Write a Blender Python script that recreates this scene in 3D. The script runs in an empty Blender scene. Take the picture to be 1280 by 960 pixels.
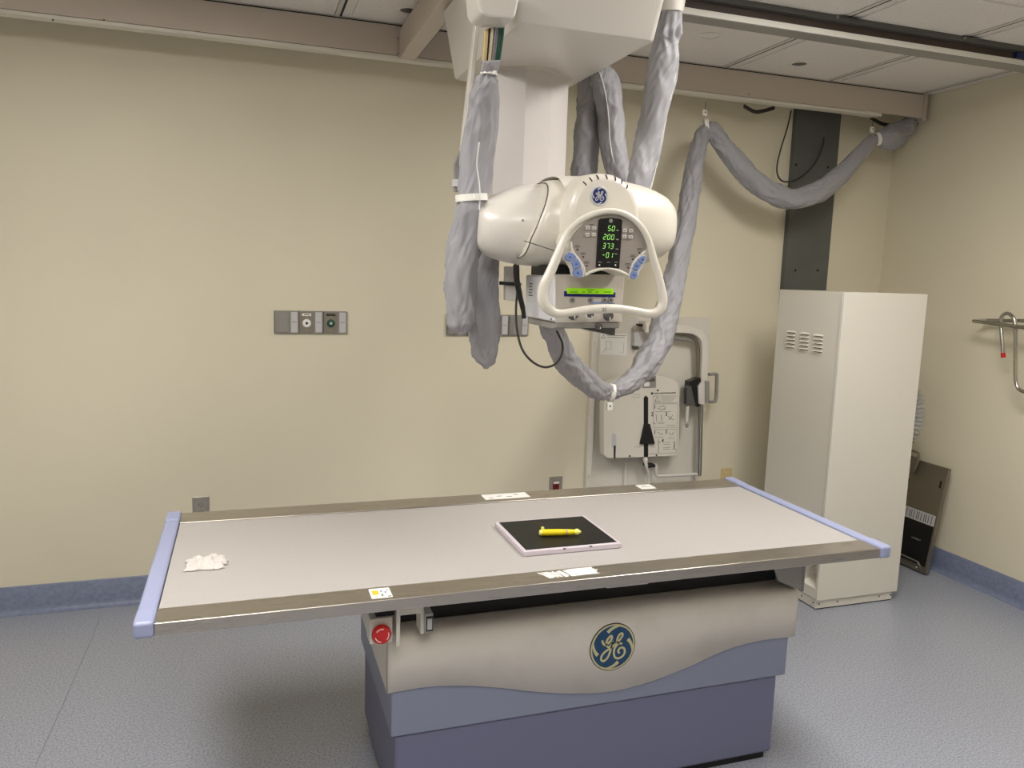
import bpy, bmesh, math, random
from mathutils import Vector, noise, Matrix
random.seed(7)
PI = math.pi
SC = bpy.context.scene
COL = SC.collection
V = Vector

# ------------------------------------------------------------------ camera
FPX = 981.41
CAM = V((-3.4972, -3.6821, 1.5096))
YAW, PIT, ROL = 0.3287, 0.1406, 0.0314
fw = V((math.sin(YAW)*math.cos(PIT), math.cos(YAW)*math.cos(PIT), -math.sin(PIT)))
r0 = V((math.cos(YAW), -math.sin(YAW), 0)); u0 = r0.cross(fw)
RT = r0*math.cos(ROL) + u0*math.sin(ROL); UP = -r0*math.sin(ROL) + u0*math.cos(ROL)
cam = bpy.data.cameras.new('camera'); co = bpy.data.objects.new('camera', cam); COL.objects.link(co)
M3 = Matrix((RT, UP, -fw)).transposed()
co.matrix_world = Matrix.Translation(CAM) @ M3.to_4x4()
cam.sensor_width = 36; cam.lens = FPX*36/1280; cam.clip_start = 0.02
SC.camera = co

def F(x, y, X=None, Y=None, Z=None):
    """survey helper: the point of a real plane (wall, table top ...) seen at a photo position"""
    d = fw + RT*((x-640)/FPX) - UP*((y-480)/FPX)
    if X is not None: t = (X-CAM.x)/d.x
    elif Y is not None: t = (Y-CAM.y)/d.y
    else: t = (Z-CAM.z)/d.z
    return CAM + d*t
def FY(pts, Y): return [F(x, y, Y=Y) for x, y in pts]

# ------------------------------------------------------------------ materials
def lin(c):
    return tuple(((v/255)/12.92 if v/255 <= .04045 else (((v/255)+.055)/1.055)**2.4) for v in c) + (1,)
def mat(name, c, rough=.5, metal=0, spec=.5, bump=None, speck=None, emit=None, coat=0, aniso=None, trans=0, alpha=1):
    m = bpy.data.materials.new(name); m.use_nodes = True
    nt = m.node_tree; b = nt.nodes['Principled BSDF']
    b.inputs['Base Color'].default_value = lin(c)
    b.inputs['Roughness'].default_value = rough; b.inputs['Metallic'].default_value = metal
    b.inputs['Specular IOR Level'].default_value = spec
    b.inputs['Coat Weight'].default_value = coat; b.inputs['Coat Roughness'].default_value = .1
    b.inputs['Transmission Weight'].default_value = trans; b.inputs['Alpha'].default_value = alpha
    if emit:
        b.inputs['Emission Color'].default_value = lin(emit[0]); b.inputs['Emission Strength'].default_value = emit[1]
    tc = nt.nodes.new('ShaderNodeTexCoord')
    if speck:      # (scale, other colour, lo, hi)
        n = nt.nodes.new('ShaderNodeTexNoise'); n.inputs['Scale'].default_value = speck[0]; n.inputs['Detail'].default_value = speck[4] if len(speck) > 4 else 3
        r = nt.nodes.new('ShaderNodeValToRGB'); r.color_ramp.elements[0].position = speck[2]; r.color_ramp.elements[1].position = speck[3]
        r.color_ramp.elements[0].color = lin(speck[1]); r.color_ramp.elements[1].color = lin(c)
        nt.links.new(tc.outputs['Object'], n.inputs['Vector']); nt.links.new(n.outputs['Fac'], r.inputs['Fac']); nt.links.new(r.outputs['Color'], b.inputs['Base Color'])
    if bump:       # (scale, strength, distance[, stretch])
        n = nt.nodes.new('ShaderNodeTexNoise'); n.inputs['Scale'].default_value = bump[0]; n.inputs['Detail'].default_value = 4
        p = nt.nodes.new('ShaderNodeBump'); p.inputs['Strength'].default_value = bump[1]; p.inputs['Distance'].default_value = bump[2]
        mp = nt.nodes.new('ShaderNodeMapping'); mp.inputs['Scale'].default_value = bump[3] if len(bump) > 3 else (1, 1, 1)
        nt.links.new(tc.outputs['Object'], mp.inputs['Vector']); nt.links.new(mp.outputs['Vector'], n.inputs['Vector'])
        nt.links.new(n.outputs['Fac'], p.inputs['Height']); nt.links.new(p.outputs['Normal'], b.inputs['Normal'])
    if aniso:      # brushed streaks in roughness
        n = nt.nodes.new('ShaderNodeTexNoise'); n.inputs['Scale'].default_value = 6; n.inputs['Detail'].default_value = 5
        mp = nt.nodes.new('ShaderNodeMapping'); mp.inputs['Scale'].default_value = aniso
        mr = nt.nodes.new('ShaderNodeMapRange'); mr.inputs['To Min'].default_value = rough-.12; mr.inputs['To Max'].default_value = rough+.14
        nt.links.new(tc.outputs['Object'], mp.inputs['Vector']); nt.links.new(mp.outputs['Vector'], n.inputs['Vector'])
        nt.links.new(n.outputs['Fac'], mr.inputs['Value']); nt.links.new(mr.outputs['Result'], b.inputs['Roughness'])
    return m

M = dict(
    wall=mat('wall_paint', (231, 223, 199), .55, spec=.3, bump=(260, .12, .002), speck=(1.3, (227, 219, 195), .35, .65)),
    ceil=mat('ceiling_tile', (236, 231, 226), .9, bump=(420, .35, .002), speck=(330, (206, 200, 194), .3, .5)),
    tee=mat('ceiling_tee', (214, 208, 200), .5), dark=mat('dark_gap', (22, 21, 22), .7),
    floor=mat('vinyl_floor', (174, 178, 189), .30, spec=.5, bump=(90, .05, .002), speck=(150, (134, 138, 151), .34, .62, 4)),
    base=mat('cove_base', (132, 141, 166), .45, speck=(60, (120, 128, 153), .35, .65)),
    beam=mat('beam_paint', (205, 193, 180), .5), lip=mat('beam_lip', (226, 221, 208), .4),
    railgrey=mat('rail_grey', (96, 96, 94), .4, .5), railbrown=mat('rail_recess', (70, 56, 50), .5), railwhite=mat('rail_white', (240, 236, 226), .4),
    white=mat('equipment_white', (213, 208, 200), .32, coat=.15), cream=mat('equipment_cream', (213, 207, 194), .3, coat=.2),
    colm=mat('column_white', (208, 202, 199), .4), cabin=mat('cabinet_paint', (222, 217, 205), .45, bump=(300, .1, .001)),
    steel=mat('brushed_steel', (186, 179, 170), .30, .95, aniso=(1, 60, 60)), chrome=mat('chrome', (200, 198, 192), .14, 1),
    darksteel=mat('dark_steel', (150, 143, 132), .36, .9, aniso=(1, 50, 1)),
    top=mat('table_laminate', (182, 177, 173), .42, spec=.4, speck=(500, (175, 170, 166), .4, .6)),
    cap=mat('blue_cap', (156, 163, 196), .38, bump=(200, .05, .001)),
    skirt=mat('blue_skirt', (140, 146, 168), .5, bump=(250, .1, .001)), lower=mat('dark_blue_cover', (116, 118, 146), .5, bump=(250, .1, .001)),
    tpanel=mat('table_cover_white', (222, 214, 203), .42, bump=(250, .06, .001), speck=(9, (215, 207, 196), .3, .5)),
    black=mat('black_plastic', (18, 18, 19), .35), blackgl=mat('black_gloss', (24, 24, 23), .42, spec=.3), rubber=mat('cable_black', (58, 54, 50), .5),
    fabric=mat('sleeve_fabric', (155, 154, 158), .5, spec=.4, bump=(70, .22, .004)), seam=mat('sleeve_seam', (226, 224, 222), .6),
    plast=mat('white_plastic', (236, 234, 226), .35), label=mat('label_white', (242, 240, 234), .5), ink=mat('ink', (40, 40, 42), .6), inkgrey=mat('grey_ink', (120, 118, 112), .6),
    red=mat('red_button', (200, 14, 14), .3, coat=.3), darkred=mat('dark_red', (120, 16, 14), .4), yellow=mat('marker_yellow', (232, 206, 20), .35, speck=(70, (120, 90, 10), .2, .28)),
    paley=mat('pale_yellow', (244, 238, 130), .4), orange=mat('label_orange', (232, 190, 60), .5),
    navy=mat('badge_navy', (28, 44, 100), .35), teal=mat('emblem_teal', (18, 66, 104), .4), emcream=mat('emblem_cream', (206, 198, 150), .4), silver=mat('badge_silver', (214, 214, 218), .3, .3),
    panel=mat('console_grey', (150, 141, 133), .45), key=mat('key_blue', (116, 134, 180), .4), btn=mat('button_pale', (198, 192, 184), .4),
    led=mat('green_digit', (150, 220, 110), .5, emit=((150, 215, 110), .32)), lcd=mat('lcd_green', (140, 200, 20), .4, emit=((140, 205, 10), .15)), lcdink=mat('lcd_ink', (60, 120, 10), .5),
    lcdblue=mat('lcd_bezel', (20, 18, 96), .4), grey=mat('mid_grey', (148, 144, 138), .4), dgrey=mat('dark_grey', (84, 82, 80), .4), lgrey=mat('light_grey', (198, 196, 196), .4),
    coll=mat('collimator_face', (196, 188, 176), .42), collside=mat('collimator_side', (214, 214, 216), .4), tower=mat('tower_grey', (98, 99, 95), .5, speck=(3, (88, 89, 85), .4, .6)),
    tan=mat('cable_tan', (190, 168, 116), .5), cgreen=mat('cable_green', (20, 70, 54), .5), cgrey=mat('cable_grey', (130, 126, 126), .5), cbeige=mat('cable_beige', (206, 190, 160), .5),
    cloth=mat('cloth_white', (208, 202, 197), .9, bump=(300, .2, .001)), foil=mat('foil_duct', (190, 192, 196), .25, .75), frame=mat('detector_frame', (206, 196, 204), .4),
    beige=mat('beige_plate', (214, 194, 142), .45), diff=mat('light_diffuser', (250, 248, 240), .5, emit=((255, 251, 246), 9.0)), bluebit=mat('blue_bit', (20, 30, 90), .4),
    bucky=mat('holder_white', (222, 216, 204), .42), navyk=mat('lightblue_strip', (130, 146, 186), .4),
)

# ------------------------------------------------------------------ mesh builder
ORG = {}
class MB:
    def __init__(s): s.bm = bmesh.new(); s.mi = 0
    def face(s, vs):
        try:
            f = s.bm.faces.new(vs); f.material_index = s.mi; return f
        except ValueError: return None
    def box(s, x0, x1, y0, y1, z0, z1):
        return s.prism([V((x0, y0, z0)), V((x1, y0, z0)), V((x1, y1, z0)), V((x0, y1, z0))], V((0, 0, z1-z0)))
    def prism(s, pts, vec):
        vec = V(vec); a = [s.bm.verts.new(V(p)) for p in pts]; b = [s.bm.verts.new(V(p)+vec) for p in pts]
        n = len(a); s.face(a[::-1]); s.face(b)
        for i in range(n): s.face((a[i], a[(i+1) % n], b[(i+1) % n], b[i]))
        return s
    def loft(s, rings, cap=True, closed=True):
        R = [[s.bm.verts.new(V(p)) for p in r] for r in rings]; n = len(R[0])
        for k in range(len(R)-1):
            for i in range(n if closed else n-1):
                s.face((R[k][i], R[k][(i+1) % n], R[k+1][(i+1) % n], R[k+1][i]))
        if cap: s.face(R[0][::-1]); s.face(R[-1])
        return s
    def tube(s, pts, r, seg=12, closed=False, flat=1.0, fn=None, cap=True):
        pts = [V(p) for p in pts]; n = len(pts); rr = r if isinstance(r, (list, tuple)) else [r]*n
        T = []
        for i in range(n):
            if closed: t = pts[(i+1) % n]-pts[i-1]
            else: t = pts[min(i+1, n-1)]-pts[max(i-1, 0)]
            T.append(t.normalized())
        up = V((0, -1, 0)) if abs(T[0].y) < .9 else V((1, 0, 0))
        N = (up - T[0]*up.dot(T[0])).normalized(); rings = []
        for i in range(n):
            N = (N - T[i]*N.dot(T[i])).normalized(); B = T[i].cross(N); ring = []
            for j in range(seg):
                a = 2*PI*j/seg; k = rr[i]*(fn(i/(n-1), a, pts[i]) if fn else 1)
                ring.append(pts[i] + N*(math.cos(a)*k*flat) + B*(math.sin(a)*k))
            rings.append(ring)
        if closed: rings.append(rings[0]); cap = False
        if closed:
            R = [[s.bm.verts.new(p) for p in q] for q in rings[:-1]]
            for k in range(n):
                for i in range(seg): s.face((R[k][i], R[k][(i+1) % seg], R[(k+1) % n][(i+1) % seg], R[(k+1) % n][i]))
            return s
        return s.loft(rings, cap)
    def lathe(s, o, d, prof, seg=32):
        o = V(o); d = V(d).normalized(); a = V((0, 0, 1)) if abs(d.z) < .9 else V((1, 0, 0)); e = d.cross(a).normalized(); g = d.cross(e)
        return s.loft([[o + d*h + (e*math.cos(2*PI*i/seg) + g*math.sin(2*PI*i/seg))*r for i in range(seg)] for h, r in prof])
    def cyl(s, o, d, r, h, seg=20): return s.lathe(o, d, [(0, r), (h, r)], seg)
    def build(s, name, m, parent=None, base=None, bevel=0, smooth=40, bseg=2):
        bmesh.ops.recalc_face_normals(s.bm, faces=s.bm.faces)
        me = bpy.data.meshes.new(name)
        org = ORG[parent.name] if parent else V(base if base is not None else (0, 0, 0))
        bmesh.ops.translate(s.bm, verts=s.bm.verts, vec=-org)
        s.bm.to_mesh(me); s.bm.free()
        for q in (m if isinstance(m, (list, tuple)) else [m]): me.materials.append(q)
        for p in me.polygons: p.use_smooth = True
        me.set_sharp_from_angle(angle=math.radians(smooth))
        o = bpy.data.objects.new(name, me); COL.objects.link(o)
        if parent: o.parent = parent
        else: o.location = org
        ORG[o.name] = org
        if bevel:
            b = o.modifiers.new('bevel', 'BEVEL'); b.width = bevel; b.segments = bseg; b.limit_method = 'ANGLE'; b.angle_limit = math.radians(35)
            b.harden_normals = True
        return o
def thing(name, loc, label, cat, group=None):
    o = bpy.data.objects.new(name, None); COL.objects.link(o); o.location = loc; o.empty_display_size = .05
    ORG[o.name] = V(loc); return tag(o, label, cat, group)
def tag(o, label, cat, group=None):
    o['label'] = label; o['category'] = cat
    if group: o['group'] = group
    return o
def struct(o): o['kind'] = 'structure'; return o
def lab(o, t): o['label'] = t; return o
def catmull(P, n=8, closed=False):
    P = [V(p) for p in P]; out = []; L = len(P)
    rng = range(L) if closed else range(L-1)
    for i in rng:
        a = P[(i-1) % L] if closed or i > 0 else P[0]*2-P[1]
        b = P[i]; c = P[(i+1) % L]; d = P[(i+2) % L] if closed or i+2 < L else P[-1]*2-P[-2]
        for k in range(n):
            t = k/n; out.append(.5*((2*b)+(c-a)*t+(2*a-5*b+4*c-d)*t*t+(3*b-a-3*c+d)*t**3))
    if not closed: out.append(P[-1])
    return out
def lerps(vals, n=8):
    out = []
    for i in range(len(vals)-1):
        for k in range(n):
            t = k/n; t = t*t*(3-2*t); out.append(vals[i]*(1-t)+vals[i+1]*t)
    return out+[vals[-1]]
def ribbon(mb, pts, w, origin, u, v, n, h):
    """flat raised stroke: 2D points in the (u,v) plane, widths w, raised h along n"""
    P = [V((p[0], p[1], 0)) for p in pts]; L = len(P); ww = w if isinstance(w, (list, tuple)) else [w]*L
    A, B = [], []
    for i in range(L):
        t = (P[min(i+1, L-1)]-P[max(i-1, 0)]).normalized(); q = V((-t.y, t.x, 0))*ww[i]*.5
        A.append(P[i]+q); B.append(P[i]-q)
    W = lambda p, z: origin + u*p.x + v*p.y + n*z
    rings = [[W(A[i], 0), W(A[i], h), W(B[i], h), W(B[i], 0)] for i in range(L)]
    mb.loft(rings)
def text_obj(txt, size, origin, u, v, n, name, m, parent, depth=.0006, align='CENTER', shear=0):
    c = bpy.data.curves.new('t', 'FONT'); c.body = txt; c.size = size; c.extrude = depth; c.align_x = align; c.align_y = 'CENTER'; c.shear = shear
    t = bpy.data.objects.new('t', c); COL.objects.link(t); dg = bpy.context.evaluated_depsgraph_get(); dg.update()
    me = bpy.data.meshes.new_from_object(t.evaluated_get(dg)); bpy.data.objects.remove(t)
    X = Matrix((u, v, n)).transposed().to_4x4(); X.translation = V(origin) - ORG[parent.name]
    me.transform(X); me.materials.clear(); me.materials.append(m)
    o = bpy.data.objects.new(name, me); COL.objects.link(o); o.parent = parent; ORG[o.name] = ORG[parent.name]; return o
UX, UZ, NY = V((1, 0, 0)), V((0, 0, 1)), V((0, -1, 0))

# ================================================================== SETTING
ZC = 2.5208; XL, YF = -6.4, -6.2
struct(MB().box(XL-.1, .1, YF-.1, .1, -.1, 0).build('floor', M['floor']))
struct(MB().box(XL-.1, .1, 0, .1, 0, 2.75).build('wall_back', M['wall']))
struct(MB().box(0, .1, YF, 0, 0, 2.75).build('wall_right', M['wall']))
struct(MB().box(XL-.1, XL, YF, 0, 0, 2.75).build('wall_left', M['wall']))
struct(MB().box(XL-.1, .1, YF-.1, YF, 0, 2.75).build('wall_front', M['wall']))
# troffer openings: (x0, y0) in grid steps
G0, GS = -.0885, .6096
YB = -.2472
troffers = [(-1.3077-GS, -2.686), (-4.3557, -2.686), (-3.7461, -4.515)]
c = MB()
xs = [0] + [G0-k*GS for k in range(0, 11)]
ys = [0] + [YB-k*GS for k in range(0, 11)]
def in_troffer(x, y):
    for tx, ty in troffers:
        if tx-.05 < x < tx+GS+.05 and ty-.05 < y < ty+2*GS+.05: return True
    return False
ceil_top = ZC+.03
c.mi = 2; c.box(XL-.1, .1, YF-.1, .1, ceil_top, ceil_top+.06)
for i in range(len(xs)-1):
    for j in range(len(ys)-1):
        x1, x0 = xs[i], xs[i+1]; y1, y0 = ys[j], ys[j+1]
        if x0 < XL: x0 = XL
        if y0 < YF: y0 = YF
        if x1-x0 < .05 or y1-y0 < .05: continue
        if in_troffer((x0+x1)/2, (y0+y1)/2): continue
        c.mi = 0
        c.box(x0+.028, x1-.003, y0+.012, y1-.004, ZC+.002, ceil_top); c.mi = 2; c.box(x0+.0182, x0+.0278, y0+.009, y1, ZC+.0008, ceil_top); c.mi = 0  # near-flush black strip beside each tee stands in for the joint's shadow line
        if x1-x0 > .3 and y1-y0 > .3: c.box(x0+.064, x1-.040, y0+.055, y1-.045, ZC-.005, ZC+.002)
        c.mi = 1
        c.box(x0, x0+.018, y0, y1, ZC, ceil_top); c.box(x0+.018, x1, y0, y0+.009, ZC, ceil_top)
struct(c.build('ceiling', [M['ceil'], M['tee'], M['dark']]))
def cove(name, pts, along):
    b = MB(); b.loft(pts); return struct(b.build(name, M['base'], smooth=60))
def cove_rings(fn, a, b):
    prof = [(0, 0), (.026, 0), (.0262, .0015), (.014, .006), (.007, .016), (.005, .03), (.005, .119), (.003, .1225), (0, .1236)]
    return [[fn(t, d, h) for d, h in prof] for t in (a, b)]
cove('baseboard_back', cove_rings(lambda t, d, h: V((t, -d, h)), XL+.0, -.0), 0)
cove('baseboard_right', cove_rings(lambda t, d, h: V((-d, t, h)), YF, 0), 0)
cove('baseboard_left', cove_rings(lambda t, d, h: V((XL+d, t, h)), YF, 0), 0)
cove('baseboard_front', cove_rings(lambda t, d, h: V((t, YF+d, h)), XL, 0), 0)
# floor sheet seam
s1 = [F(x, y, Z=.0004) for x, y in ((128, 758), (118, 790), (92, 850), (70, 900), (45, 955))]
struct(MB().tube(catmull(s1, 5), .0016, 6, flat=.3).build('trim_1', M['base']))
# troffers
for k, (tx, ty) in enumerate(troffers):
    t = thing('ceiling_light', (tx+GS/2, ty+GS, ZC), ['recessed ceiling light panel over the right end of the room, in front of the table', 'recessed ceiling light panel at the left side of the room', 'recessed ceiling light panel near the front wall'][k], 'ceiling light', 'recessed ceiling lights')
    f = MB()
    for a in ((tx, tx+.03, ty, ty+2*GS), (tx+GS-.03, tx+GS, ty, ty+2*GS), (tx+.03, tx+GS-.03, ty, ty+.03), (tx+.03, tx+GS-.03, ty+2*GS-.03, ty+2*GS)):
        f.box(*a, ZC-.006, ceil_top)
    f.build('frame', M['tee'], t)
    MB().box(tx+.03, tx+GS-.03, ty+.03, ty+2*GS-.03, ZC+.002, ZC+.01).build('diffuser', M['diff'], t)
# small round recessed fixtures in the tiles
for (px, py, lb) in ((511, 12, 'small round recessed downlight in the tile left of the white carriage'), (888, 44, 'round flush ceiling fitting nearest the grey cable sleeve'), (999, 79, 'round recessed downlight with dark lens, right of the other one')):
    p = F(px, py, Z=ZC-.003); t = thing('downlight', p, lb, 'downlight', 'round fittings in the ceiling tiles')
    q = MB(); q.lathe(p, (0, 0, -1), [(0, .052), (.004, .052), (.007, .046), (.006, .036), (.001, .034)], 32); q.build('trim_ring', M['ceil'], t)
    q = MB(); q.lathe(p+V((0, 0, -.0012)), (0, 0, -1), [(0, .034), (.001, .034)], 28); q.build('lens', M['dgrey'] if px != 888 else M['ceil'], t)

# beam along the back wall
t = thing('ceiling_beam', (-3.2, YB+.04, 2.383), 'long beige fascia beam hung along the top of the back wall', 'beam')
MB().box(XL+.05, -.06, YB, YB+.03, 2.397, ZC-.006).build('fascia', M['beam'], t, bevel=.001)
MB().box(XL+.05, -.06, YB+.005, YB+.03, ZC-.0055, ZC-.0004).build('joint_shade', M['dark'], t)  # dark strip above the fascia, standing in for the shadow line at the ceiling
b = MB(); b.box(XL+.05, -.33, YB-.004, YB+.05, 2.381, 2.395); b.box(XL+.05, -.33, YB+.044, YB+.05, 2.395, 2.42); lab(b.build('lower_lip', M['lip'], t, bevel=.002), 'pale lower lip of the beam')
MB().box(-.44, -.35, YB-.006, YB+.052, 2.379, 2.397).build('lip_coupler', M['lip'], t, bevel=.002)
MB().box(-.0595, -.034, YB-.003, YB+.06, 2.383, ZC-.001).build('end_plate', M['beam'], t, bevel=.002)
for px, py in ((66, 25), (130, 25), (248, 40), (936, 118), (952, 125), (1021, 133)):
    p = F(px, py, Y=YB); MB().cyl(p+V((0, .002, 0)), NY, .0035, .003, 8).build('screw', M['dgrey'], t)
# cross bridge beside the carriage
t = thing('cross_rail', (-2.84, -1., 2.39), 'beige cross rail running from the back beam toward the viewer, left of the white carriage', 'rail')
MB().box(-2.872, -2.805, -2.35, YB-.004, 2.385, 2.50).build('channel', M['beam'], t, bevel=.003)
MB().box(-2.803, -2.793, -2.35, YB-.03, 2.40, 2.47).build('side_gap_shade', M['dark'], t)  # black strip standing in for the shadow gap beside the channel
MB().box(-2.878, -2.80, YB-.012, YB-.0045, 2.383, 2.503).build('end_plate', M['beam'], t, bevel=.002)
for z in (2.40, 2.46): MB().cyl(V((-2.8785, YB-.02, z)), (-1, 0, 0), .004, .003, 8).build('bolt', M['dgrey'], t)
# ceiling rail on the right
t = thing('ceiling_rail', (-1.2, -1.06, 2.44), 'dark ceiling rail with white lower lip crossing the tiles at upper right', 'rail')
MB().box(-3.6, -.03, -1.085, -1.02, 2.497, 2.516).build('top_flange', M['railgrey'], t, bevel=.002)
MB().box(-3.6, -.03, -1.050, -.975, 2.4475, 2.4498).build('underside_shade', M['grey'], t)  # thin grey sheet added to paint the rail's underside darker than its lip
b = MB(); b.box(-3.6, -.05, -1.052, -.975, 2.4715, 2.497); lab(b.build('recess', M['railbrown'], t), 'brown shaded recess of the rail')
lab(MB().box(-3.6, -.03, -1.052, -.985, 2.4500, 2.4715).build('lower_lip', M['railwhite'], t, bevel=.001), 'white lower lip of the rail')
for px, py in ((1046, 27), (1205, 50), (868, 1)):
    p = F(px, py, Y=-1.086); MB().lathe(V((p.x, -1.085, 2.508)), NY, [(0, .006), (.006, .006), (.009, .003)], 10).build('bolt', M['grey'], t)
lab(MB().box(-.41, -.31, -1.066, -1.0525, 2.473, 2.4955).build('end_stop', M['bluebit'], t), 'dark blue end stop')

# ================================================================== EXAM TABLE
T = thing('exam_table', (-2.53, -1.5, 0), 'long grey x-ray table with steel rails, blue end caps and white and blue pedestal', 'table')
HT = .746; X0, X1, Y0, Y1 = -3.694, -1.751, -1.944, -1.147
MB().box(X0+.002, X1-.002, Y0+.082, Y1-.101, HT-.03, HT-.0035).build('tabletop', M['top'], T)
def rail(y0, y1, nm):
    b = MB(); b.box(X0, X1, y0, y1, HT-.030, HT); return lab(b.build('side_rail', M['steel'], T, bevel=.003, bseg=3), nm)
rail(Y0, Y0+.080, 'brushed steel rail on the near side'); rail(Y1-.099, Y1, 'brushed steel rail on the far side')
def endcap(xa, xb, nm):
    b = MB(); b.box(xa, xb, Y0-.003, Y1+.006, HT-.031, HT+.004)
    o = b.build('end_cap', M['cap'], T, bevel=.008, bseg=4)
    for ya, yb in ((Y0-.004, Y0+.075), (Y1-.085, Y1+.007)):
        MB().box(xa-.001, xb+.001, ya, yb, HT-.032, HT+.0065).build('corner_cover', M['cap'], o, bevel=.009, bseg=4)
    return lab(o, nm)
endcap(X0-.041, X0-.0005, 'light blue end cap on the left end'); endcap(X1+.0005, X1+.038, 'light blue end cap on the right end')
# underside tray, coloured black for the shade in the gap under the top
MB().box(-3.12, -1.93, -1.715, -1.22, .579, HT-.031).build('underframe', M['dark'], T)
MB().box(-2.62, -2.50, -1.925, -1.82, HT-.040, HT-.031).build('clip_plate', M['lgrey'], T)
# pedestal
lowb = MB(); lowb.box(-3.14, -1.930, -1.7644, -1.20, .022, .284); lab(lowb.build('lower_cover', M['lower'], T, bevel=.012, bseg=3), 'dark blue lower pedestal cover')
MB().box(-3.12, -1.95, -1.752, -1.215, .0, .022).build('plinth', M['dark'], T)
lab(MB().box(-3.152, -1.906, -1.772, -1.19, .284, .47).build('skirt_cover', M['skirt'], T, bevel=.006), 'mid blue skirt of the pedestal')
# white wrap-round cover with a wavy lower edge
wave = [(485.5, 867), (532.5, 859), (579, 857), (626, 860), (673, 865), (720, 867), (767, 864), (814, 852), (861, 833.6), (907.5, 812.5), (950, 801), (982.5, 797), (994, 795)]
wv = catmull([F(x, y, Y=-1.782) for x, y in wave], 5)
XA, XB = -3.165, -1.890
front = []
for p in wv: front.append((min(max(p.x, XA), XB), p.z))
front[0] = (XA, front[0][1]); front[-1] = (XB, front[-1][1])
prof = [(-1.782, None), (-1.782, .525), (-1.780, .546), (-1.773, .561), (-1.760, .570), (-1.735, .575), (-1.45, .578), (-1.17, .578)]
rings = []
for y, z in prof:
    rings.append([V((x, y, zz if z is None else z)) for x, zz in front])
b = MB(); b.loft(rings, cap=False, closed=False)
cov = b.build('front_cover', M['tpanel'], T, smooth=50); lab(cov, 'off-white pedestal cover with a wavy lower edge')
sm = cov.modifiers.new('solid', 'SOLIDIFY'); sm.thickness = .008; sm.offset = -1
for xa, nm in ((XA, 'side_panel'), (XB-.009, 'side_panel')):
    zb = front[0][1] if xa == XA else front[-1][1]
    pl = [V((xa, -1.781, zb)), V((xa, -1.17, zb)), V((xa, -1.17, .577))] + [V((xa, y, z-.001)) for y, z in prof[:0:-1]]
    MB().prism(pl, (.009, 0, 0)).build(nm, M['tpanel'], T)
# emblem
def emblem(parent, cen, u, v, n, R, disc, ringm, monom, rimm, name='emblem', dr=.90, ls=1.0):
    b = MB(); b.lathe(cen, n, [(0, R), (.0012, R), (.0016, R*.97)], 48); base = b.build(name, rimm, parent)
    b = MB(); b.lathe(cen+n*.0016, n, [(0, R*.965), (.0004, R*.965)], 48); b.build('cream_ring', ringm, base)
    b = MB(); b.lathe(cen+n*.002, n, [(0, R*dr), (.0004, R*dr)], 48); b.build('disc', disc, base)
    def K(x, y):   # drawing frame -> unit circle, undoing the slope of the drawing
        x = (x-460)/365; y = -(y-500)/368; return (x*R*ls, (y - .15*x)*R*1.02*ls)
    m = MB()
    G = [(285, 400), (295, 440), (325, 470), (372, 452), (415, 405), (437, 360), (425, 330), (398, 345), (362, 395), (350, 450), (368, 492), (405, 492), (440, 450), (455, 405)]
    G2 = [(450, 415), (435, 500), (412, 590), (375, 670), (320, 715), (282, 695), (285, 640), (325, 585), (390, 535), (460, 485), (520, 435), (575, 370), (608, 310), (592, 285), (560, 300), (530, 355), (525, 405), (548, 437), (606, 440)]
    E3 = [(560, 438), (518, 470), (485, 530), (480, 600), (505, 655), (555, 668), (615, 640), (655, 580), (645, 520), (605, 500), (565, 520), (548, 560), (572, 590)]
    for st in (G, G2, E3):
        c2 = catmull([V((*K(*p), 0)) for p in st], 6)
        ribbon(m, [(p.x, p.y) for p in c2], R*.085*ls, cen+n*.0024, u, v, n, .0008)
    for k in range(4):   # four curls along the ring
        st = []; ws = []
        for i in range(9):
            t = i/8; a = math.radians(112 - 90*k - 62*t); r = R*dr/.90*(.70 + .22*min(1, t*1.6))
            st.append((r*math.cos(a), r*math.sin(a))); ws.append(R*(.12*(1-t)+.03))
        ribbon(m, st, ws, cen+n*.0024, u, v, n, .0006)
    m.build('monogram', monom, base); return base
ec = F(765.7, 808.5, Y=-1.7825)
lab(emblem(T, V((ec.x, -1.7822, ec.z)), UX, UZ, NY, .0715, M['teal'], M['emcream'], M['emcream'], M['ink']), 'round blue emblem with cream script letters')
# emergency stop and handset bracket
st = MB(); st.box(-3.222, -3.166, -1.855, -1.80, .594, .660); es = st.build('stop_box', M['cabin'], T, bevel=.003)
MB().box(-3.205, -3.160, -1.845, -1.79, .660, HT-.031).build('stop_hanger', M['dark'], es)
ce = V((-3.195, -1.855, .624)); b = MB(); b.lathe(ce, NY, [(0, .012), (.006, .012), (.0065, .0235), (.014, .0245), (.019, .022), (.020, .016)], 28); lab(b.build('stop_button', M['red'], es), 'red emergency stop button')
b = MB()
for k in range(3):
    a0 = k*2*PI/3+.4; ribbon(b, [(.0165*math.cos(a0-i*.15), .0165*math.sin(a0-i*.15)) for i in range(9)], .0018, ce+NY*.0195, UX, UZ, NY, .0006)
b.build('turn_arrow', M['label'], es)
b = MB(); b.box(-3.158, -3.148, -1.862, -1.79, .585, HT-.031); b.box(-3.148, -3.085, -1.842, -1.79, .655, HT-.031); b.box(-3.093, -3.083, -1.842, -1.79, .60, .66); br = b.build('handset_bracket', M['cabin'], T, bevel=.0015)
b = MB(); b.box(-3.0825, -3.062, -1.850, -1.80, .606, .655); sw = b.build('switch_body', M['lgrey'], br, bevel=.002)
MB().box(-3.0805, -3.0635, -1.853, -1.850, .610, .649).build('switch_bezel', M['ink'], sw); MB().box(-3.0778, -3.0662, -1.8545, -1.853, .615, .644).build('rocker', M['lgrey'], sw)
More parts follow.
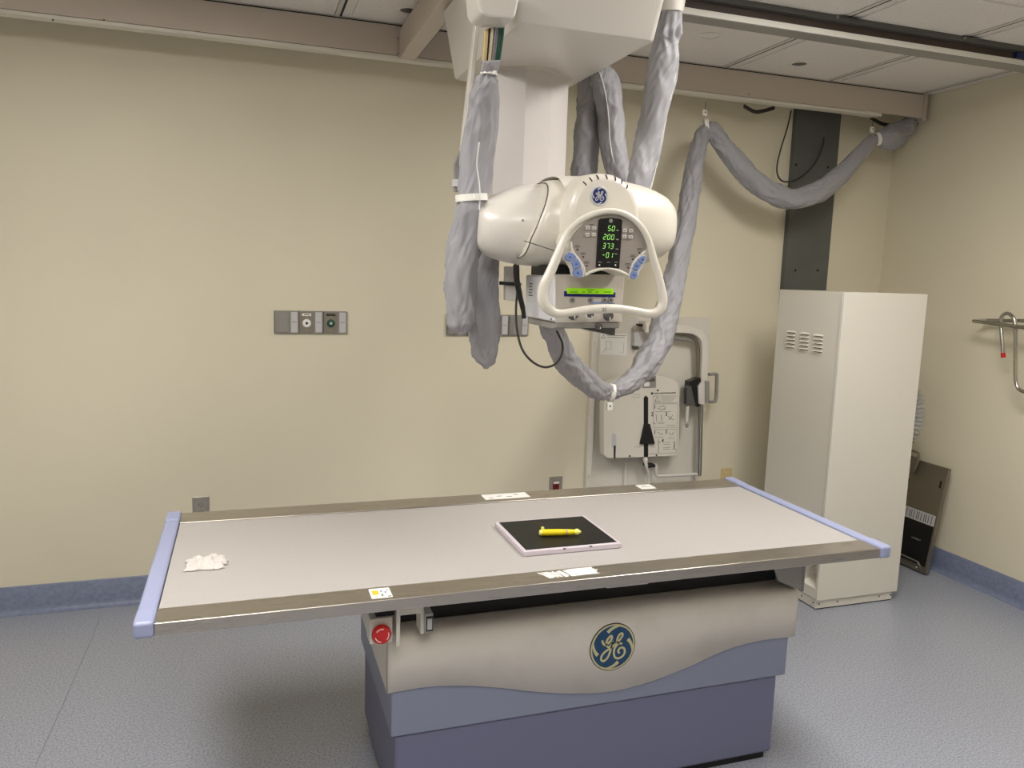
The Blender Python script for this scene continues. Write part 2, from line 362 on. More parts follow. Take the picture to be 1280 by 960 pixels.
# right hand bracket plate
MB().prism([V((-2.03, -1.80, HT-.031)), V((-1.895, -1.80, HT-.031)), V((-1.895, -1.80, .572)), V((-1.985, -1.80, .612))], (0, .006, 0)).build('bracket_plate', M['grey'], T)
b = MB(); b.box(-1.897, -1.889, -1.80, -1.3, .57, HT-.031); b.build('bracket_plate', M['grey'], T)
MB().cyl(V((-1.935, -1.80, .70)), NY, .004, .003, 10).build('screw', M['dark'], T)
for z in (.475, .545): MB().cyl(V((XB+.0005, -1.70, z)), (1, 0, 0), .005, .003, 10).build('screw', M['dark'], T)
# labels on the rails
def sticker(x0, x1, y0, y1, nm, marks=()):
    o = MB().box(x0, x1, y0, y1, HT+.0002, HT+.0007).build('sticker', M['label'], T); lab(o, nm)
    for a, bb, c2, d, mm in marks: MB().box(x0+(x1-x0)*a, x0+(x1-x0)*bb, y0+(y1-y0)*c2, y0+(y1-y0)*d, HT+.0007, HT+.0009).build('print_mark', M[mm], o)
    return o
sticker(-3.229, -3.180, -1.933, -1.876, 'white sticker with orange print on the near rail', [(.1, .42, .35, .8, 'orange'), (.5, .6, .15, .4, 'inkgrey'), (.5, .62, .6, .75, 'navyk'), (.7, .8, .5, .6, 'ink'), (.78, .95, .06, .14, 'ink'), (.82, .9, .7, .8, 'inkgrey'), (.2, .3, .1, .2, 'orange')])
sticker(-2.738, -2.577, -1.220, -1.160, 'long white sticker on the far rail', [(.1, .2, .2, .3, 'inkgrey'), (.3, .42, .5, .58, 'inkgrey'), (.5, .62, .3, .38, 'inkgrey'), (.7, .8, .6, .7, 'inkgrey')])
sticker(-2.145, -2.085, -1.216, -1.160, 'small white sticker on the far rail', [(.2, .8, .45, .5, 'inkgrey'), (.25, .6, .65, .7, 'inkgrey')])
# worn tape made of ragged streaks
b = MB(); b.box(-2.716, -2.648, -1.918, -1.873, HT+.0003, HT+.0008)
for i in range(34):
    t = i/33; x = -2.786+.09*t+random.uniform(-.006, .006); w = random.uniform(.0020, .0050)*(.5+.8*t); ya = -1.921+random.uniform(0, .012); yb = -1.873-random.uniform(0, .010); sl = -.014*(1-t)-.004
    b.prism([V((x-sl*.5, ya, HT+.0003)), V((x+w-sl*.5, ya+.002, HT+.0003)), V((x+w+sl*.5, yb, HT+.0003)), V((x+sl*.5, yb-.002, HT+.0003))], (0, 0, .0004+.00001*i))
for i in range(14):
    y = -1.918+i*.0033; b.box(-2.65, -2.640+random.uniform(-.006, .006), y, y+.0038, HT+.0003, HT+.00075)
lab(b.build('sticker', M['label'], T), 'worn white tape with ragged ends on the near rail')

# ------------------------------------------------------------------ things on the table
ZT = HT-.0035
D = thing('detector_plate', (-2.642, -1.62, ZT), 'flat square black detector plate with pale frame lying on the table', 'detector plate')
b = MB(); b.box(-2.790, -2.494, -1.752, -1.488, ZT+.0005, ZT+.016); b.build('frame', M['frame'], D, bevel=.003)
lab(MB().box(-2.780, -2.504, -1.742, -1.497, ZT+.016, ZT+.0166).build('panel', M['blackgl'], D), 'black face of the plate')
for x in (-2.67, -2.59): MB().box(x-.004, x+.004, -1.753, -1.7505, ZT+.012, ZT+.0155).build('latch', M['dgrey'], D)
# yellow marker
p0, p1 = F(677, 665.5, Z=ZT+.027), F(719, 665.5, Z=ZT+.025)
p0.z = ZT+.0264; p1.z = ZT+.0264; dm = (p1-p0).normalized(); Lm = (p1-p0).length
K = thing('yellow_marker', V(((p0.x+p1.x)/2, (p0.y+p1.y)/2, ZT+.0167)), 'yellow marker with pale cap ends lying on the black plate', 'marker')
b = MB(); b.lathe(p0, dm, [(0, .0088), (.004, .0096), (Lm*.55, .0093), (Lm*.85, .0082), (Lm, .0068)], 20); b.build('barrel', M['yellow'], K)
b = MB(); b.lathe(p0-dm*.007, dm, [(0, .0056), (.002, .0084), (.007, .0094)], 18); b.box(p0.x-.0015, p0.x+.007, p0.y-.003, p0.y+.004, p0.z+.008, p0.z+.0165); lab(b.build('end_clip', M['paley'], K, bevel=.001), 'pale yellow clip end')
b = MB(); b.lathe(p1-dm*.002, dm, [(0, .0064), (.003, .0090), (.009, .0095), (.014, .006), (.019, .0025)], 14); lab(b.build('tip', M['paley'], K), 'pale pointed tip')
b = MB(); b.lathe(p0+dm*(Lm*.70), dm, [(0, .0091), (.006, .0089)], 14); lab(b.build('grip_band', M['tan'], K), 'brown stained band')
# crumpled cloth
cx, cy = -3.612, -1.607
b = MB(); n = 44; grid = []
for i in range(n):
    row = []
    for j in range(n):
        a, q = i/(n-1)*2-1, j/(n-1)*2-1
        rr = math.hypot(a, q); an = math.atan2(q, a); sq = 1+.16*noise.noise(V((math.cos(an)*1.6, math.sin(an)*1.6, 3.1)))
        ff = 1-2.2*abs(noise.noise(V((a*1.5, q*1.9+a*.8, 1.3)))); f2 = .6-1.6*abs(noise.noise(V((a*2.6+q*1.4, q*2.9-a, 7.7)))); ff = max(ff, 0)*.6; f2 = max(f2, 0)*.6
        h = max(0, 1-max(abs(a), abs(q))**4)*(.002+.024*ff+.016*f2)
        row.append(b.bm.verts.new(V((cx+a*.047*sq+.012*ff+(.016*max(0, a-.45) if abs(q) < .4 else 0), cy+q*.040*sq+.012*f2, ZT+.0015+max(0, h)))))
    grid.append(row)
for i in range(n-1):
    for j in range(n-1): b.face((grid[i][j], grid[i+1][j], grid[i+1][j+1], grid[i][j+1]))
o = b.build('cloth', M['cloth'], base=(cx, cy, ZT), smooth=180); tag(o, 'small crumpled white cloth lying on the left end of the table', 'cloth')
sm = o.modifiers.new('solid', 'SOLIDIFY'); sm.thickness = .0012; sm.offset = 1

# ================================================================== OVERHEAD TUBE UNIT
H = thing('overhead_xray_unit', (-2.6, -1.15, 2.15), 'white ceiling-hung x-ray tube head on a telescopic column above the table', 'x-ray machine')
# carriage canopy: tapered box, wider at its top
def rrect(x0, x1, y0, y1, z, r, n=5):
    out = []
    for cx_, cy_, a0 in ((x1-r, y1-r, 0), (x0+r, y1-r, 90), (x0+r, y0+r, 180), (x1-r, y0+r, 270)):
        for k in range(n+1):
            a = math.radians(a0+90*k/n); out.append(V((cx_+r*math.cos(a), cy_+r*math.sin(a), z)))
    return out
b = MB()
rg = []
for z, g in ((2.150, -.012), (2.153, -.004), (2.160, 0), (2.30, .022), (2.372, .034)):
    rg.append(rrect(-2.816-g, -2.418+g, -1.655-g, -.965+g, z, .022))
b.loft(rg); b.build('carriage_canopy', M['white'], H, smooth=30)
# column
cx0, cx1, cy0, cy1 = -2.738, -2.481, -1.254, -1.03
def octo(z, e=0):
    return [V((x, y, z)) for x, y in ((-2.654-e*.3, cy0-e), (-2.568+e*.3, cy0-e), (cx1+e, cy0+.072), (cx1+e, cy1-.06), (-2.568, cy1+e), (-2.654, cy1+e), (cx0-e, cy1-.06), (cx0-e, cy0+.052))]
b = MB(); b.loft([octo(1.72), octo(2.151)]); b.build('column', M['colm'], H, smooth=15)
b = MB(); b.loft([octo(2.140, .010), octo(2.1545, .010)]); b.build('column_collar', M['white'], H, smooth=15)
# arm joining column foot to head
MB().box(-2.70, -2.52, -1.36, -1.06, 1.60, 1.76).build('yoke', M['cream'], H, bevel=.03, bseg=4)
# tube housing (axis along the table)
b = MB(); hr_ = []
for X, z0_, z1_ in ((-2.877, 1.605, 1.672), (-2.875, 1.590, 1.690), (-2.868, 1.577, 1.700), (-2.852, 1.562, 1.711), (-2.825, 1.549, 1.727), (-2.785, 1.539, 1.746), (-2.74, 1.533, 1.761), (-2.69, 1.530, 1.770), (-2.60, 1.530, 1.772), (-2.42, 1.532, 1.768), (-2.36, 1.54, 1.757), (-2.32, 1.56, 1.73), (-2.30, 1.59, 1.70)):
    r_ = (z1_-z0_)/2; cz_ = (z1_+z0_)/2; hr_.append([V((X, -1.50+r_*1.02*math.cos(2*PI*i/56), cz_+r_*math.sin(2*PI*i/56))) for i in range(56)])
b.loft(hr_)
hs = b.build('tube_housing', M['white'], H, smooth=60)
MB().cyl(F(653, 275.5, Y=-1.606), NY, .0032, .004, 12).build('screw', M['grey'], hs)
# main cover
def sell(X, s, sy=1.0, n=44, cy=-1.545, cz=1.657, a=.158, h=.131, e=2.6):
    out = []
    for i in range(n):
        t = 2*PI*i/n; c_, s_ = math.cos(t), math.sin(t)
        out.append(V((X, cy + a*s*sy*math.copysign(abs(c_)**(2/e), c_), cz + h*s*math.copysign(abs(s_)**(2/e), s_))))
    return out
secs = [(-2.762, .72), (-2.768, .80), (-2.764, .835), (-2.750, .865), (-2.72, .90), (-2.68, .94), (-2.63, .98), (-2.58, 1.0), (-2.52, .985), (-2.46, .945), (-2.41, .885), (-2.37, .81), (-2.335, .71), (-2.31, .58), (-2.298, .42), (-2.294, .2)]
b = MB(); R_ = []
for X, s in secs:
    ring = sell(X, s)
    for p in ring:      # slanted left edge: the top of the seam stands further right than its foot
        if X < -2.7: p.x += max(0, (p.z-1.60))*.38
    R_.append(ring)
b.loft(R_); mc = b.build('main_cover', M['cream'], H, smooth=60)
MB().tube([p+(p-V((p.x, -1.545, 1.657))).normalized()*.0004 for p in R_[1]], .0017, 6, closed=True).build('seam_line', M['dgrey'], mc)
# seam line low on the cover
sp = []
for i in range(14):
    t = i/13; X = -2.776+.10*t; sp.append(F(655+40*t, 301+13*t, Y=-1.7035))
MB().tube(sp, .0011, 6).build('seam_line', M['dark'], mc)
# front hood
hx, zb_ = -2.588, 1.58
def arch(s, y, dz=0, n=30):
    out = []
    for i in range(n+1):
        t = PI*i/n; w = .108*s; x = w*math.copysign(abs(math.cos(t))**.85, math.cos(t)); z = 1.655+dz+(.126*s)*abs(math.sin(t))**.95
        out.append(V((hx+x, y, z)))
    out.append(V((hx-.108*s, y, zb_))); out.insert(0, V((hx+.108*s, y, zb_)))
    return out
hr = [arch(.80, -1.742), arch(.88, -1.740), arch(.94, -1.732), arch(.98, -1.718), arch(1.0, -1.695), arch(1.01, -1.66), arch(1.02, -1.50)]
b = MB(); b.loft(hr); hood = b.build('front_hood', M['cream'], H, smooth=60)
for k in range(7):
    i = 10+2*k; pts = [hr[q][i] + (hr[q][i]-V((hx, -1.60, 1.655))).normalized()*.0005 for q in (0, 1, 2, 3)]; pts[0] = pts[0]*.4+pts[1]*.6
    MB().tube(pts[:3], .0018, 6).build('vent_slot', M['dark'], hood)
bc = F(749, 245, Y=-1.742); bn = NY
lab(emblem(hood, V((bc.x, -1.7422, bc.z)), UX, UZ, bn, .0262, M['navy'], M['silver'], M['silver'], M['silver'], 'badge', .82, .86), 'round dark blue badge with silver script letters')
# console
YC = -1.772
arch_px = [(440, 310), (455, 270), (490, 225), (545, 175), (610, 138), (690, 112), (760, 105), (830, 118), (895, 160), (950, 212), (990, 275), (1010, 335), (1000, 385), (965, 415), (935, 445), (905, 490), (888, 545), (880, 566), (840, 548), (790, 526), (730, 513), (680, 515), (630, 527), (580, 545), (548, 562), (535, 505), (505, 455), (470, 410), (446, 365)]
Z3 = lambda q: (640+q[0]/6, 250+q[1]/6)
pan = [F(*Z3(q), Y=YC) for q in arch_px]
cen_ = sum(pan, V())/len(pan)
outl = [cen_+(p-cen_)*1.07 for p in pan]; outl = [V((p.x, YC+.003, p.z)) for p in outl]
b = MB(); b.prism(outl, (0, .085, 0)); cons = b.build('console', M['cream'], H, bevel=.004)
b = MB(); b.prism(pan, (0, .004, 0)); face = lab(b.build('face_panel', M['panel'], cons), 'taupe grey control face')
b = MB(); b.tube(catmull([p+V((0, .001, 0)) for p in pan[12:]+pan[:1]], 3), .0042, 8); b.build('lower_bezel', M['cream'], cons)
# keys
def quad(px, nm, m, yb, th, par, bev=.0015):
    pts = [F(*Z3(q), Y=yb) for q in px]; return MB().prism(pts, (0, th, 0)).build(nm, m, par, bevel=bev)
kl = [[(394, 448), (404, 410), (432, 388), (462, 398), (488, 430), (440, 468), (425, 455)], [(444, 472), (491, 434), (513, 468), (525, 502), (459, 520), (455, 492)], [(460, 526), (526, 508), (534, 545), (535, 572), (490, 580), (460, 566), (453, 548)],
      [(944, 447), (965, 425), (1000, 416), (1004, 432), (985, 478), (975, 486)], [(941, 453), (973, 490), (944, 534), (905, 519), (916, 480)], [(903, 525), (943, 540), (946, 578), (920, 592), (888, 590), (891, 552)]]
for i, q in enumerate(kl):
    o = quad([(sum(a for a, _ in q)/len(q)*.07+x*.93, sum(c2 for _, c2 in q)/len(q)*.07+y*.93) for x, y in q], 'key', M['key'], YC-.008, .012, cons, .0006)
    cx_ = sum(a for a, _ in q)/len(q); cy_ = sum(a for _, a in q)/len(q); g = F(*Z3((cx_, cy_)), Y=YC-.0082)
    b = MB(); b.box(g.x-.0035, g.x+.0035, YC-.0086, YC-.0079, g.z-.0006, g.z+.0006); b.box(g.x-.0006, g.x+.0006, YC-.0086, YC-.0079, g.z-.003, g.z+.003); b.build('key_mark', M['navy'], o)
for q in ([(388, 452), (400, 405), (434, 384), (468, 394), (494, 428), (517, 466), (530, 505), (540, 545), (540, 576), (488, 586), (454, 570), (446, 545), (448, 500), (436, 476)], [(936, 450), (962, 420), (1006, 410), (1010, 434), (988, 484), (952, 540), (952, 582), (920, 598), (882, 594), (886, 548), (900, 512)]):
    quad(q, 'key_tray', M['white'], YC-.003, .008, cons, .0006)
# display
dpx = [(650, 150), (662, 140), (735, 132), (815, 142), (828, 152), (818, 330), (805, 515), (630, 505), (640, 330)]
dsp = lab(quad(dpx, 'display', M['black'], YC-.0025, .004, cons, .0006), 'dark display with green numbers')
SEG = {'0': 'abcdef', '1': 'bc', '2': 'abged', '3': 'abgcd', '5': 'afgcd', '7': 'abc', '-': 'g'}
def seg7(mb, ch, o, w, h, th, y):
    lines = dict(a=((0, h), (w, h)), b=((w, h), (w, h/2)), c=((w, h/2), (w, 0)), d=((0, 0), (w, 0)), e=((0, 0), (0, h/2)), f=((0, h/2), (0, h)), g=((0, h/2), (w, h/2)))
    for s_ in SEG[ch]:
        (xa, za), (xb, zb) = lines[s_]; d = V((xb-xa, zb-za)); L = d.length; d = d/L; g = th*.55
        A = V((xa, za))+d*g; Bv = V((xb, zb))-d*g; q = V((-d.y, d.x))*th*.5
        P = [A+q, A-q, Bv-q, Bv+q]; sh = .16
        mb.prism([V((o.x+p.x+p.y*sh, y, o.z+p.y)) for p in P], (0, .0006, 0))
rows = [('50', 213, 662, 775), ('200', 278, 660, 770), ('373', 345, 655, 765), ('-01', 413, 650, 760)]
for txt, yy, xa, xb in rows:
    wdw = quad([(xa, yy-30), (xb, yy-28), (xb-3, yy+32), (xa-3, yy+30)], 'led_window', M['blackgl'], YC-.003, .0006, dsp, 0)
    b = MB(); step = .0114; w_ = .0066; h_ = .0128
    right = F(*Z3((xb-14, yy+22)), Y=YC).x - w_
    for k, ch in enumerate(reversed(txt)):
        o_ = F(*Z3((xb, yy+21)), Y=YC); seg7(b, ch, V((right-k*step, 0, o_.z)), w_, h_, .0013, YC-.0037)
    lab(b.build('digits', M['led'], wdw), 'glowing green digits')
for xa, yy in ((782, 228), (780, 296), (778, 368), (770, 404)):
    quad([(xa, yy-4), (xa+20, yy-3), (xa+20, yy+4), (xa, yy+3)], 'unit_mark', M['grey'], YC-.003, .0005, dsp, 0)
for xa in (648, 712, 770):
    quad([(xa, 464), (xa+24, 465), (xa+24, 470), (xa, 469)], 'unit_mark', M['grey'], YC-.003, .0005, dsp, 0)
for xa in (656, 776): quad([(xa-5, 483), (xa+5, 483), (xa+5, 493), (xa-5, 493)], 'lamp_dot', M['label'], YC-.003, .0005, dsp, 0)
dc = F(*Z3((738, 156)), Y=YC); b = MB(); b.lathe(V((dc.x, YC-.0025, dc.z)), NY, [(0, .0052), (.0005, .0052), (.0005, .0040), (.0001, .0040)], 24); b.build('small_crest', M['grey'], dsp)
for (x, y) in ((570, 208), (618, 213), (567, 260), (616, 260), (848, 228), (895, 230), (845, 275), (892, 278)):
    o = quad([(x-15, y-13), (x+15, y-13), (x+15, y+14), (x-15, y+14)], 'button', M['btn'], YC-.004, .005, cons, .0012)
    quad([(x-6, y-5), (x+6, y-5), (x+6, y+5), (x-6, y+5)], 'icon', M['grey'], YC-.0044, .0005, o, 0)
quad([(582, 182), (612, 182), (612, 186), (582, 186)], 'print_mark', M['ink'], YC-.0006, .0006, cons, 0)
for (x, y) in ((490, 372), (534, 427), (561, 493), (956, 395), (904, 444), (869, 507)):
    g = F(*Z3((x, y)), Y=YC); MB().cyl(V((g.x, YC, g.z)), NY, .0024, .0015, 12).build('lamp_dot', M['ink'], cons)
    for k, w_ in ((0, 17), (1, 20)): quad([(x-w_, y-33+k*11), (x+w_, y-33+k*11), (x+w_, y-28+k*11), (x-w_, y-28+k*11)], 'print_mark', M['dgrey'], YC-.0005, .0005, cons, 0)
# handle ring
hp = [(686.9, 342.5), (695, 323.8), (702.5, 305), (711, 288), (724, 276.4), (738.4, 268.8), (751, 265.2), (763.4, 264), (775, 265.6), (785.5, 270), (797, 278.6), (806.5, 291.5), (812.7, 306.6), (816.5, 322), (822, 341), (826, 358), (828.5, 374), (826, 385), (819, 391.2), (807, 391.5), (790, 388.2), (773, 386), (755, 385.8), (737, 387), (718, 389.7), (704, 391.8), (693, 390.8), (683.5, 384), (678.5, 373), (680, 358)]
hrr = [.0145, .0135, .011, .009, .0085, .0085, .0085, .0085, .0085, .0085, .009, .0095, .0105, .0115, .012, .013, .0145, .0155, .0145, .0125, .0115, .0125, .0135, .0125, .0115, .0115, .013, .0155, .0165, .0155]
hpts = catmull([F(x, y, Y=YC-.004) for x, y in hp], 5, closed=True)
hrad = []
for i in range(len(hrr)):
    for k in range(5): t = k/5; hrad.append(hrr[i]*(1-t)+hrr[(i+1) % len(hrr)]*t)
b = MB(); b.tube(hpts, [r*.93 for r in hrad], 18, closed=True, flat=.8); hd = lab(b.build('steering_handle', M['cream'], H, smooth=180), 'cream loop handle framing the control face')
g = F(756, 387, Y=YC-.0178); b = MB()
for sx in (-1, 1):
    for sz in (-1, 1): ribbon(b, [(sx*.0045, sz*.0015), (sx*.0045, sz*.005), (sx*.001, sz*.001)], .0012, V((g.x, YC-.0152, g.z)), UX, UZ, NY, .0008)
b.build('grip_mark', M['dgrey'], hd)
# collimator
YK = -1.68
cl = MB(); cl.box(-2.700, -2.492, YK+.004, -1.44, 1.380, 1.505); col = cl.build('collimator', M['collside'], H, bevel=.006)
ff_ = FY([(694.5, 343), (780, 343), (777.8, 402.5), (694.5, 403.5)], YK); ff_ = [V((p.x, YK, p.z)) for p in ff_]
fp = lab(MB().prism(ff_, (0, .006, 0)).build('front_panel', M['coll'], col, bevel=.001), 'beige front panel of the collimator')
b = MB(); b.prism([V((-2.690, YK+.001, 1.379)), V((-2.690, YK+.001, 1.366)), V((-2.690, YK+.03, 1.360)), V((-2.690, -1.45, 1.360)), V((-2.690, -1.45, 1.379))], (.190, 0, 0)); b.build('base_plate', M['grey'], col)
MB().box(-2.69, -2.50, -1.62, -1.46, 1.5055, 1.535).build('top_mount', M['black'], col)
bz = lambda pts, nm, m, y, th, par: MB().prism([V((p.x, y, p.z)) for p in FY(pts, YK)], (0, th, 0)).build(nm, m, par)
bz([(705, 364), (769, 365.5), (769, 371.5), (705, 370.5)], 'screen_bezel', M['lcdblue'], YK-.0015, .0015, fp)
lc = lab(bz([(708.5, 360), (766, 360.8), (766.5, 367.8), (708.5, 367)], 'screen', M['lcd'], YK-.003, .002, fp), 'bright green strip screen')
bz([(733, 362), (742, 362.1), (742, 363), (733, 362.9)], 'screen_text', M['lcdink'], YK-.0034, .0006, lc)
for xa, xb in ((712, 722), (727, 731), (734, 739), (744, 747), (754, 763)): bz([(xa, 364.4), (xb, 364.5), (xb, 365.5), (xa, 365.4)], 'screen_text', M['lcdink'], YK-.0034, .0006, lc)
for x in (715, 737.5, 755.5, 763):
    g = F(x, 375.2, Y=YK); o = MB().cyl(V((g.x, YK, g.z)), NY, .0085, .003, 20).build('push_button', M['grey'], fp)
    MB().box(g.x-.003, g.x+.003, YK-.0036, YK-.003, g.z-.003, g.z+.003).build('icon', M['dgrey'], o)
bz([(738, 377.2), (766, 377.4), (769, 380), (738, 379.6)], 'blue_stripe', M['navyk'], YK-.0006, .0006, fp)
for x, y, r, mm in ((715.7, 392.5, .0145, 'dgrey'), (737, 393.2, .0075, 'dgrey'), (759.6, 394.5, .0130, 'dgrey'), (747.5, 407.5, .0085, 'dgrey')):
    g = F(x, y, Y=YK); o = MB(); o.lathe(V((g.x, YK+.001, g.z)), NY, [(0, r*1.1), (.003, r*1.1), (.004, r), (.016, r*.86), (.017, r*.8)], 24); kk = o.build('knob', M[mm], col)
    MB().box(g.x-.0012, g.x+.0012, YK-.0168, YK-.0158, g.z-r*.8, g.z-r*.2).build('pointer', M['label'], kk)
g = F(737, 393.2, Y=YK); b = MB(); b.lathe(V((g.x, YK+.0005, g.z)), NY, [(0, .0125), (.0015, .0125), (.0016, .0095), (.0006, .0095)], 24); b.build('knob_ring', M['label'], col)
b = MB(); b.prism([V((-2.622, -1.665, 1.3655)), V((-2.505, -1.665, 1.3655)), V((-2.505, -1.665, 1.343)), V((-2.515, -1.665, 1.343))], (0, .16, 0)); b.build('accessory_rail', M['dgrey'], col)
# text block on the collimator side
for k in range(5):
    z = 1.478-k*.0085; MB().box(-2.7009, -2.7002, -1.475, -1.505+(.006 if k % 2 else 0), z, z+.003).build('print_mark', M['dgrey'], col)
MB().cyl(V((-2.7002, -1.665, 1.387)), (-1, 0, 0), .0022, .002, 8).build('screw', M['dark'], col)
# small side bracket left of the collimator
pts = FY([(632, 333), (650, 333), (650, 377), (631.5, 375)], -1.42); sb = MB().prism(pts, (0, .02, 0)).build('side_bracket', M['white'], H, bevel=.003)
pts = FY([(625, 351.5), (652, 353.5), (652, 358), (625, 356)], -1.435); MB().prism(pts, (0, .012, 0)).build('clamp', M['black'], sb, bevel=.002)
# thin support strip at the left of the carriage
a_, b_ = F(598, 25, Y=-1.44), F(578, 205, Y=-1.40); b = MB(); dx = V((.0065, 0, 0))
b.prism([a_-dx, a_+dx, b_+dx, b_-dx], (0, .03, 0)); st_ = b.build('support_strip', M['white'], H, bevel=.002)
b = MB(); b.prism(FY([(574, 190), (581, 180), (580, 240), (568, 240), (568, 205)], -1.385), (0, .012, 0)); b.build('strap', M['cgrey'], st_, bevel=.003)
b = MB(); b.prism(FY([(567, 224), (574, 224), (574, 234), (567, 233)], -1.39), (0, .02, 0)); b.build('strap_buckle', M['lgrey'], st_, bevel=.002)
# cable outlet box at the front left of the carriage
q0 = FY([(594, -20), (597, 8), (603, 17.5), (612, 20.5), (641, 23.5), (645, 21), (652, -14)], -1.72)
q1 = [p+V((0, .10, 0)) for p in q0]
b = MB(); b.loft([q0, q1]); cb = b.build('cable_outlet', M['white'], H, bevel=.008, bseg=3)
c0 = F(617, 22, Y=-1.64); b = MB(); b.tube([c0+V((.0, 0, .03)), c0+V((-.004, .0, .0)), c0+V((.004, 0, -.022))], [.036, .036, .031], 24, flat=.7); b.build('outlet_cuff', M['white'], cb, smooth=60)

# ================================================================== CABLE SLEEVES
def wrinkle(seed, amp, length, fq=15, tw=5.0, gather=()):
    def fn(t, a, p):
        l = t*length; q = a + l*tw + .6*noise.noise(V((l*9, seed, 1.7)))
        lo = noise.noise(V((math.cos(a)*.9+seed, math.sin(a)*.9, l*fq*.55)))
        n1 = noise.noise(V((math.cos(q)*1.3, math.sin(q)*1.3+seed, l*fq*.5)))
        n2 = noise.noise(V((math.cos(a-l*7)*2.3+seed, math.sin(a-l*7)*2.3, l*fq*1.1)))
        k = 1 + amp*(.75*lo + .95*(.30-abs(n1)*1.3) + .55*(.28-abs(n2)*1.3))
        for g, w in gather: k += amp*1.1*math.exp(-((t-g)/w)**2)*math.sin(a*9+seed)*.5
        return k
    return fn
def sleeve_mesh(b, px, rad, Ys, seed, amp=.14, n=16, seg=64, fq=15, flat=.85, gather=()):
    P = [F(x, y, Y=Y) for (x, y), Y in zip(px, Ys)]
    rr = [r*((p-CAM).dot(fw))/FPX for r, p in zip(rad, P)]
    L = sum((P[i+1]-P[i]).length for i in range(len(P)-1)); n = max(6, int(L/.0035/(len(P)-1)))
    pts = catmull(P, n); b.tube(pts, lerps(rr, n), 72, flat=flat, fn=wrinkle(seed, amp*1.55, L, 15, gather=gather)); return pts, lerps(rr, n)
def seam(parent, pts, rr, off, k0=0, k1=None, r=.0022):
    q = []
    for p, r_ in list(zip(pts, rr))[k0:k1]:
        q.append(p + off(p)*(r_*.93))
    MB().tube(q, r, 8).build('seam_piping', M['seam'], parent)
def clip_ring(b, cen, axis, R, w=.012, th=.004, arc=(0, 2*PI), flat=1):
    axis = V(axis).normalized(); a = V((0, 1, 0)) if abs(axis.y) < .9 else V((1, 0, 0)); e = axis.cross(a).normalized(); g = axis.cross(e)
    rings = []
    for i in range(37):
        t = arc[0]+(arc[1]-arc[0])*i/36; d = e*math.cos(t)+g*math.sin(t)*flat
        rings.append([cen+d*R-axis*w, cen+d*(R+th)-axis*w, cen+d*(R+th)+axis*w, cen+d*R+axis*w])
    b.loft(rings)

# --- A: sleeve hanging left of the column
p = F(612, 76, Y=-1.62)
A = thing('cable_sleeve', p, 'grey fabric cable sleeve bunched and hanging left of the white column', 'cable sleeve', 'grey fabric cable sleeves')
b = MB()
sleeve_mesh(b, [(612.5, 75), (612, 84), (611, 93), (609, 103), (605, 128), (601, 165), (596, 205), (590, 245), (585, 275), (581, 310), (578, 345), (577, 380), (577, 402), (580, 414), (582, 418)],
            [12, 11.5, 8.5, 13, 18, 21, 20.5, 18.5, 20, 21, 19.5, 20.5, 17, 9, 2], [-1.62, -1.61, -1.60, -1.59, -1.56, -1.53, -1.51, -1.50, -1.49, -1.47, -1.46, -1.45, -1.45, -1.45, -1.45], 3.3, .20, 10, 44, 34, gather=((.14, .05),))
sleeve_mesh(b, [(610, 318), (606, 345), (604, 375), (605, 400), (606, 420), (607, 438), (608, 451), (607, 461)], [13, 16.5, 19, 20, 19.5, 17.5, 12, 3], [-1.37, -1.37, -1.375, -1.38, -1.38, -1.38, -1.38, -1.38], 8.1, .16, 12, 44, 22)
lab(b.build('sleeve', M['fabric'], A, smooth=180), 'wrinkled grey fabric')
for k, (x, mm, r) in enumerate(((606.5, 'tan', .0062), (613, 'cbeige', .005), (617.2, 'cgrey', .0035), (620, 'cgrey', .003), (623, 'cgreen', .004), (626.5, 'cgreen', .0045), (610, 'dark', .004))):
    pt = [F(x+1.5+k*.2, 26, Y=-1.635), F(x+.8, 48, Y=-1.632), F(612+(x-615)*.85, 84, Y=-1.614)]
    MB().tube(catmull(pt, 5), r, 10).build('cable', M[mm], A)
cc = F(611, 93, Y=-1.60); b = MB(); clip_ring(b, cc, V((.03, 0, 1)), .0205, .0025, .0025); b.box(cc.x+.004, cc.x+.012, cc.y-.03, cc.y-.02, cc.z-.004, cc.z+.004); lab(b.build('cable_tie', M['plast'], A), 'white cable tie')
cc = F(589.5, 247.5, Y=-1.50); b = MB(); clip_ring(b, cc, V((-.1, 0, 1)), .042, .0095, .004, flat=.92); b.box(cc.x-.006, cc.x+.012, cc.y-.052, cc.y-.040, cc.z-.0095, cc.z+.008); lab(b.build('clip_band', M['plast'], A), 'white clip band')
pt = [F(x, y, Y=Y) for x, y, Y in ((599, 178, -1.583), (596, 205, -1.566), (599, 228, -1.552), (600, 245, -1.553), (599, 262, -1.54))]
MB().tube(catmull(pt, 6), .002, 8).build('seam_piping', M['seam'], A)

